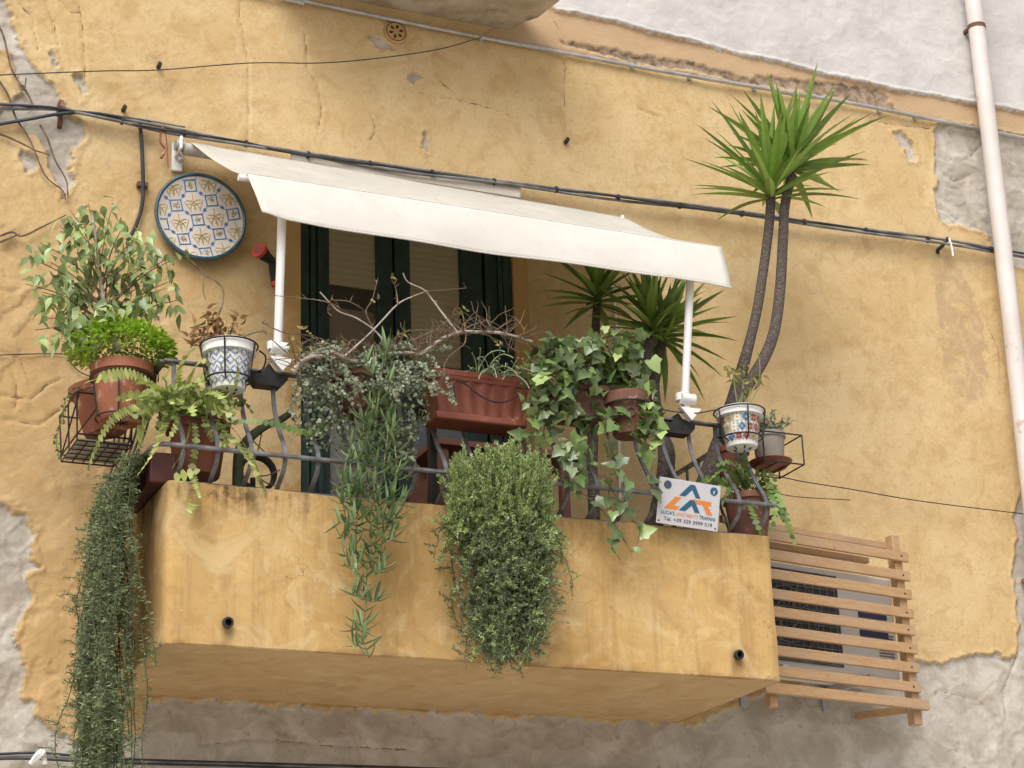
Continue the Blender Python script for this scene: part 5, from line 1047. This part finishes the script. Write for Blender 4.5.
# ------------------------------------------------------------------ yuccas
def crown(mb, p, axis, n, L, W, spread=1.75, low=.25, droop=.18):
    axis = axis.normalized(); a0 = axis.orthogonal().normalized(); ga = 2.39996
    for i in range(n):
        f = i/(n-1); ang = spread*(1-f)**.8+.06; d = (axis*math.cos(ang)+(Quaternion(axis, i*ga) @ a0)*math.sin(ang)).normalized(); l = L*random.uniform(.75, 1.08)*(.72+.28*math.sin(f*2.6+.3))
        d = (d+rv(.07)).normalized(); nn = axis-d*axis.dot(d)+d.orthogonal()*.01
        mb.leaf(p+axis*(.09*f)-axis*.02, d, nn, l, W*random.uniform(.85, 1.1), (.55, .8, 1, .95, .72, .4, 0), .45, droop*(1-f)*random.uniform(.2, 1.3)+.02)
yu = thing('tall_yucca', U(715, 480, -.62)*1, 'tall yucca with two bare trunks and a spiky green crown rising above the right end', 'yucca')
Yy = -.62; yu.location = (U(705, 470, Yy).x, Yy, -.5)
pot(yu, Vector((2.505, Yy, -.14)), .14, .34, M['terradark'], .75, .05)
t1 = smooth(UL([(703, 500), (713, 465), (726, 425), (742, 370), (756, 315), (764, 265), (769, 226), (771, 197)], Yy), 6); t2 = smooth(UL([(722, 440), (740, 398), (762, 362), (774, 332), (780, 290), (783, 240), (785, 205), (792, 175)], Yy-.03), 6)
base0 = Vector((2.53, Yy, -.19)); t1 = [base0, base0.lerp(t1[0], .5)]+t1
def rad(q, r0, r1, n0): return [r0+(r1-r0)*min(1, i/n0) for i in range(len(q))]
m = MB(); m.tube(t1, [.07+(.0245-.07)*min(1, (i/24)**.7) for i in range(len(t1))], 14); m.build('trunk', M['yuccabark'], yu)
m = MB(); m.tube(t2, [.031, .024], 14); m.build('trunk', M['yuccabark'], yu)
m = MB(); crown(m, t1[-1], Vector((-.06, -.20, 1)), 48, .56, .047, 1.42); m.build('crown', M['lf_yucca'], yu)
m = MB(); crown(m, t2[-1]+Vector((0, .0, .03)), Vector((.22, .05, 1)), 44, .55, .046, 1.35); m.build('crown', M['lf_yucca'], yu)
y2 = thing('shaded_yucca', (U(597, 480, -.42).x, -.42, -.5), 'single stemmed dark yucca in the shade under the awning', 'yucca')
t = smooth(UL([(592, 470), (594, 400), (595, 345), (597, 303)], -.42), 5); m = MB(); m.tube(t, [.026, .02], 12); m.build('trunk', M['yuccabark'], y2)
b0 = Vector((t[0].x, -.42, -.18)); m = MB(); m.tube([b0, t[0]], [.03, .026], 12); m.build('trunk_base', M['yuccabark'], y2); pot(y2, Vector((b0.x, -.42, -.16)), .15, .32, M['terradark'], .75, .05)
m = MB(); crown(m, t[-1], Vector((-.05, -.25, 1)), 40, .36, .05, 1.75); m.build('crown', M['lf_yucca'], y2)
y3 = thing('twin_yucca', (U(655, 480, -.60).x, -.60, -.5), 'low yucca with two short trunks beside the right awning arm', 'yucca')
b0 = Vector((U(658, 480, -.6).x, -.60, -.16)); b0 = Vector((2.46, -.29, -.16)); pot(y3, b0+Vector((0, 0, .02)), .14, .34, M['terradark'], .75, .05)
ta = smooth([b0]+UL([(664, 470), (657, 425), (640, 390), (645, 362), (652, 333)], -.62), 5); tb_ = smooth([b0]+UL([(668, 470), (660, 430), (654, 390), (658, 360), (663, 340)], -.55), 5)
for t in (ta, tb_): m = MB(); m.tube(t, [.035, .022], 12); m.build('trunk', M['yuccabark'], y3)
m = MB(); crown(m, ta[-1], Vector((-.15, -.25, 1)), 44, .40, .042, 1.6); m.build('crown', M['lf_yucca'], y3)
m = MB(); crown(m, tb_[-1], Vector((.35, .0, 1)), 42, .38, .04, 2.0, .25, .3); m.build('crown', M['lf_yucca'], y3)
# ------------------------------------------------------------------ pots at the right end
c = U(739, 410, -1.0); pp = thing('patterned_pot', c-Vector((0, 0, .19)), 'white rimmed ceramic pot with coloured flower tiles and a wilting plant at the right end', 'potted plant')
PR, PH = .098, .185; wp = pot(pp, c, PR, PH, M['glaze'], .74, .04, 1.10)
k = NT('tile_grey'); M['tilegrey'] = k.fin(k.mix(k.noise(50, 3, .6, k.coord()), (.30, .29, .25), (.52, .50, .46)), .4)
dd = {n_: MB() for n_ in ('tilegrey', 'blue', 'ochre', 'maroon', 'cream')}
for i in range(14):
    for j_ in range(3):
        th, f = 2*math.pi*(i+.5*(j_ % 2))/14, .20+.23*j_; cs = ['maroon', 'blue', 'ochre', 'maroon', 'cream'][(i*2+j_*3) % 5]
        decal(dd['tilegrey'], wp, th, f, .0235, .0245, 4, 0, PR*.88, PH, .0006); decal(dd['tilegrey'], wp, th+math.pi/14, f, .0215, .0225, 4, 0, PR*.88, PH, .0005)
        for q in range(4): a = q*math.pi/2+(.78 if (i+j_) % 2 else 0); decal(dd[cs], wp, th+.011*math.cos(a)/PR, f+.011*math.sin(a)/PH, .0080, .0080, 6, 0, PR*.88, PH, .0012)
        decal(dd['ochre' if cs != 'ochre' else 'blue'], wp, th, f, .005, .005, 6, 0, PR*.88, PH, .0018)
for n_, b in dd.items(): b.build({'tilegrey': 'grey_tiles', 'blue': 'blue_flowers', 'ochre': 'ochre_flowers', 'maroon': 'red_flowers', 'cream': 'cream_flowers'}[n_], M[n_], pp, False)
st = MB(); lf = MB()
for s_ in ([(738, 408), (735, 390), (733, 372), (728, 365)], [(741, 408), (743, 385), (738, 372), (745, 366)], [(745, 408), (750, 392), (752, 378)], [(736, 408), (742, 395), (744, 380), (752, 382)], [(746, 408), (757, 390), (760, 370), (758, 352)]):
    q = smooth(UL(s_, -1.0), 5); st.tube(q, [.0035, .002], 5)
    for i in range(9): lf.leaf(random.choice(q[6:])+rv(.012), rv()+Vector((0, 0, -.5)), OUT+rv(.6), random.uniform(.025, .05), random.uniform(.012, .02), (0, .8, 1, .5, 0), .5, .6)
st.build('stems', M['stem'], pp); lf.build('foliage', M['lf_wilt'], pp)
h_ = thing('ring_holder', (c.x, RT, RZ), 'black wire ring holder carrying the flower tiled pot at the right corner', 'pot holder')
m = MB(); ring(m, c-Vector((0, 0, .012)), .118, .004); ring(m, c-Vector((0, 0, .14)), .095, .004)
for a in range(5): th = a*2*math.pi/5+.75; m.tube([c+Vector((.118*math.cos(th), .118*math.sin(th), -.012)), c+Vector((.1*math.cos(th), .1*math.sin(th), -.14)), c+Vector((.03*math.cos(th), .03*math.sin(th), -.195))], .0038, 5)
m.tube([c+Vector((-.02, .115, -.012)), Vector((c.x-.02, RT+.02, RZ+.012)), Vector((c.x-.02, RT+.02, RZ-.04))], .0038, 5)
m.tube(smooth([c+Vector((-.118, 0, -.012)), c+Vector((-.22, .06, -.02)), c+Vector((-.38, .1, .0)), c+Vector((-.48, .12, .04))], 6), .003, 5); m.build('wire_frame', M['black'], h_)
c = U(768, 434, -.80); gp = thing('grey_pot', c-Vector((0, 0, .17)), 'small grey pot on a red saucer with grey green leaves outside the right railing', 'potted plant')
k = NT('grey_clay'); M['greyclay'] = k.fin(k.mix(k.noise(9, 4, .6, k.coord()), (.24, .20, .17), (.32, .28, .24)), .7)
pot(gp, c, .078, .165, M['greyclay'], .82, .025, 1.05); m = MB(); cs = c-Vector((0, 0, .166)); m.lathe([(0, 0), (.075, 0), (.1, .028), (.104, .03), (.098, .022), (.07, .006), (0, .006)], None, 28, cs-Vector((0, 0, .004))); m.build('saucer', M['redplastic'], gp)
lf = MB(); st = MB()
for i in range(26):
    q = stemhang(c+Vector((random.uniform(-.04, .04), random.uniform(-.04, .04), -.02)), Vector((random.uniform(-.7, .8), random.uniform(-.7, .5), 1)), random.uniform(.07, .17), .014, .18, .15); st.tube(q, .0014, 4)
    for p in q[2:]:
        for z_ in range(3): lf.kite(p, sphr()+UPV*.3, sphr(), random.uniform(.016, .028), .009)
st.build('stems', M['stem'], gp); lf.build('foliage', M['lf_grey'], gp)
h_ = thing('square_holder', (2.8, -.8, RZ-.05), 'black square wire holder under the grey pot outside the right railing', 'pot holder')
m = MB(); x0_, x1_, y0_, y1_ = c.x-.10, c.x+.115, c.y-.11, c.y+.11
for z in (c.z-.03, c.z-.175): m.tube([(x0_, y0_, z), (x1_, y0_, z), (x1_, y1_, z), (x0_, y1_, z), (x0_, y0_, z)], .0042, 5)
for x, y in ((x0_, y0_), (x1_, y0_), (x1_, y1_), (x0_, y1_)): m.tube([(x, y, c.z-.03), (x, y, c.z-.175)], .0042, 5)
for i in range(4): m.tube([(x0_+(x1_-x0_)*i/3, y0_, c.z-.175), (x0_+(x1_-x0_)*i/3, y1_, c.z-.175)], .0035, 5)
for y in (y0_, y1_): m.tube([(x0_, y, c.z-.03), (2.8, y, RZ+.01), (2.78, y, RZ-.04)], .0042, 5)
m.build('wire_frame', M['black'], h_)
c = Vector((2.672, -.80, .185)); c = U(747, 497, -.86); c.z = max(c.z, .17); bz0 = .0
bpot = thing('brown_pot', (c.x, c.y, 0), 'old brown pot with dark green fishbone cactus trailing over the right corner', 'potted plant')
pot(bpot, c, .112, c.z-.004, M['terradark'], .70, .03, 1.03)
m = MB()
for s_ in ([(755, 490), (765, 478), (775, 495), (784, 515), (795, 545)], [(757, 492), (768, 490), (775, 510), (772, 532)], [(748, 492), (750, 505), (755, 520), (762, 536)], [(745, 490), (735, 472), (722, 470), (708, 482)], [(742, 492), (728, 480), (718, 490), (712, 500)], [(746, 488), (738, 470), (728, 462), (716, 466)], [(752, 490), (760, 475), (768, 472), (776, 482)], [(744, 492), (735, 485), (726, 495), (722, 505)], [(748, 488), (742, 470), (735, 462)], [(756, 490), (770, 485), (780, 500), (782, 520)], [(742, 490), (715, 478), (700, 484), (690, 490)], [(746, 490), (728, 470), (712, 462)]):
    n_ = len(s_); zig(m, [U(x, y, -.90-.16*min(1, i/(n_-1)*1.5)) for i, (x, y) in enumerate(s_)], random.uniform(.032, .046))
for i in range(12): zig(m, stemhang(c+rv(.05), Vector((random.uniform(-1, .8), random.uniform(-1, .2), .9)), random.uniform(.1, .2), .03, .6, .1), .035)
m.build('stems', M['lf_fishd'], bpot)
c = U(722, 448, -.66); rp = thing('dark_red_pot', c-Vector((0, 0, .2)), 'dark red pot hung inside the right railing behind the flower tiled pot', 'pot'); pot(rp, c+Vector((.05, .0, 0)), .08, .17, M['redplastic'], .8, .03)
# ------------------------------------------------------------------ things on the balcony floor seen through the bars
k = NT('red_brown_wood'); M['redwood'] = k.fin(k.mix(k.noise(12, 4, .6, k.coord()), (.13, .05, .03), (.22, .095, .06)), .55)
tb = thing('wooden_table', (1.60, -.45, -.5), 'red brown wooden table on the balcony behind the red window box', 'table'); p0, p1 = U(440, 446, -.52), U(560, 462, -.52); z = p0.z
m = MB(); m.box(((p0.x+p1.x)/2, -.42, z), p1.x-p0.x+.1, .34, .03); bevel(m.build('tabletop', M['redwood'], tb), .004)
for x in (p0.x, p1.x):
    for y in (-.55, -.29): m = MB(); m.box((x, y, (z-.5-.015)/2), .04, .04, z+.485); m.build('leg', M['redwood'], tb)
m = MB(); m.bar(Vector((p0.x-.25, -.57, z-.35)), Vector((p0.x+.1, -.57, z-.05)), .03, .05); m.build('brace', M['redwood'], tb); m = MB(); m.box(((p0.x+p1.x)/2, -.42, .02), p1.x-p0.x, .3, .025); m.build('shelf', M['redwood'], tb)
pt_ = thing('black_stand', (U(433, 460, -.80).x, -.80, -.5), 'black metal post standing behind the railing left of the herb bush', 'stand'); x = U(434, 460, -.80).x
m = MB(); m.box((x, -.78, .05), .035, .035, 1.08); bevel(m.build('post', M['black'], pt_), .003); m = MB(); m.box((x, -.78, -.485), .22, .22, .02); m.build('base', M['black'], pt_); m = MB(); m.box((x, -.78, .595), .05, .05, .012); m.build('cap', M['black'], pt_)
cn = MB(); cn.tube([U(464, 420, -.62)+Vector((0, 0, .1)), Vector((U(462, 480, -.62).x, -.62, -.5))], .009, 8); tag(cn.build('cane', M['lf_rhip']), 'thin pale cane standing behind the railing under the window box', 'cane')
wc = MB(); wc.tube(smooth(UL([(612, 285), (616, 320), (618, 380), (619, 440), (620, 500)], -.012), 4), .006, 6); tag(wc.build('white_cable', M['whitemetal']), 'thin white cable running down the wall behind the yuccas', 'cable')
lg = thing('driftwood_trunk', (U(242, 470, -.75).x, -.75, -.5), 'thick dark dead trunk leaning behind the railing near the left arm', 'trunk')
q = smooth([Vector((U(240, 480, -.75).x, -.75, -.5))]+UL([(238, 470), (244, 445), (262, 428), (280, 420), (292, 412)], -.78), 5); m = MB(); m.tube(q, [.026, .014], 10); m.build('trunk', M['stemd'], lg)
m = MB(); 
for b in ([(262, 430), (258, 450), (250, 470)], [(252, 440), (270, 455), (285, 452)], [(248, 465), (262, 476), (280, 470)], [(248, 460), (262, 480), (276, 486)]): m.tube(smooth(UL(b, -.76), 4), .003, 5)
m.build('twigs', M['twig'], lg)
hz = thing('hose_coil', (U(258, 484, -.70).x, -.70, .05), 'black rubber hose coil behind the railing at the foot of the left arm', 'hose'); m = MB(); cc = U(257, 474, -.72)
for i in range(4): m.tube([cc+Vector((.075*math.cos(a), .012*i-.02, .075*math.sin(a)-.0)) for a in [2*math.pi*q/24 for q in range(25)]], .009, 6)
m.build('hose', M['rubber'], hz)
m = MB(); m.tube([cc+Vector((0, .06, .0)), cc+Vector((0, .06, -.5))], .012, 8); m.build('stake', M['black'], hz)
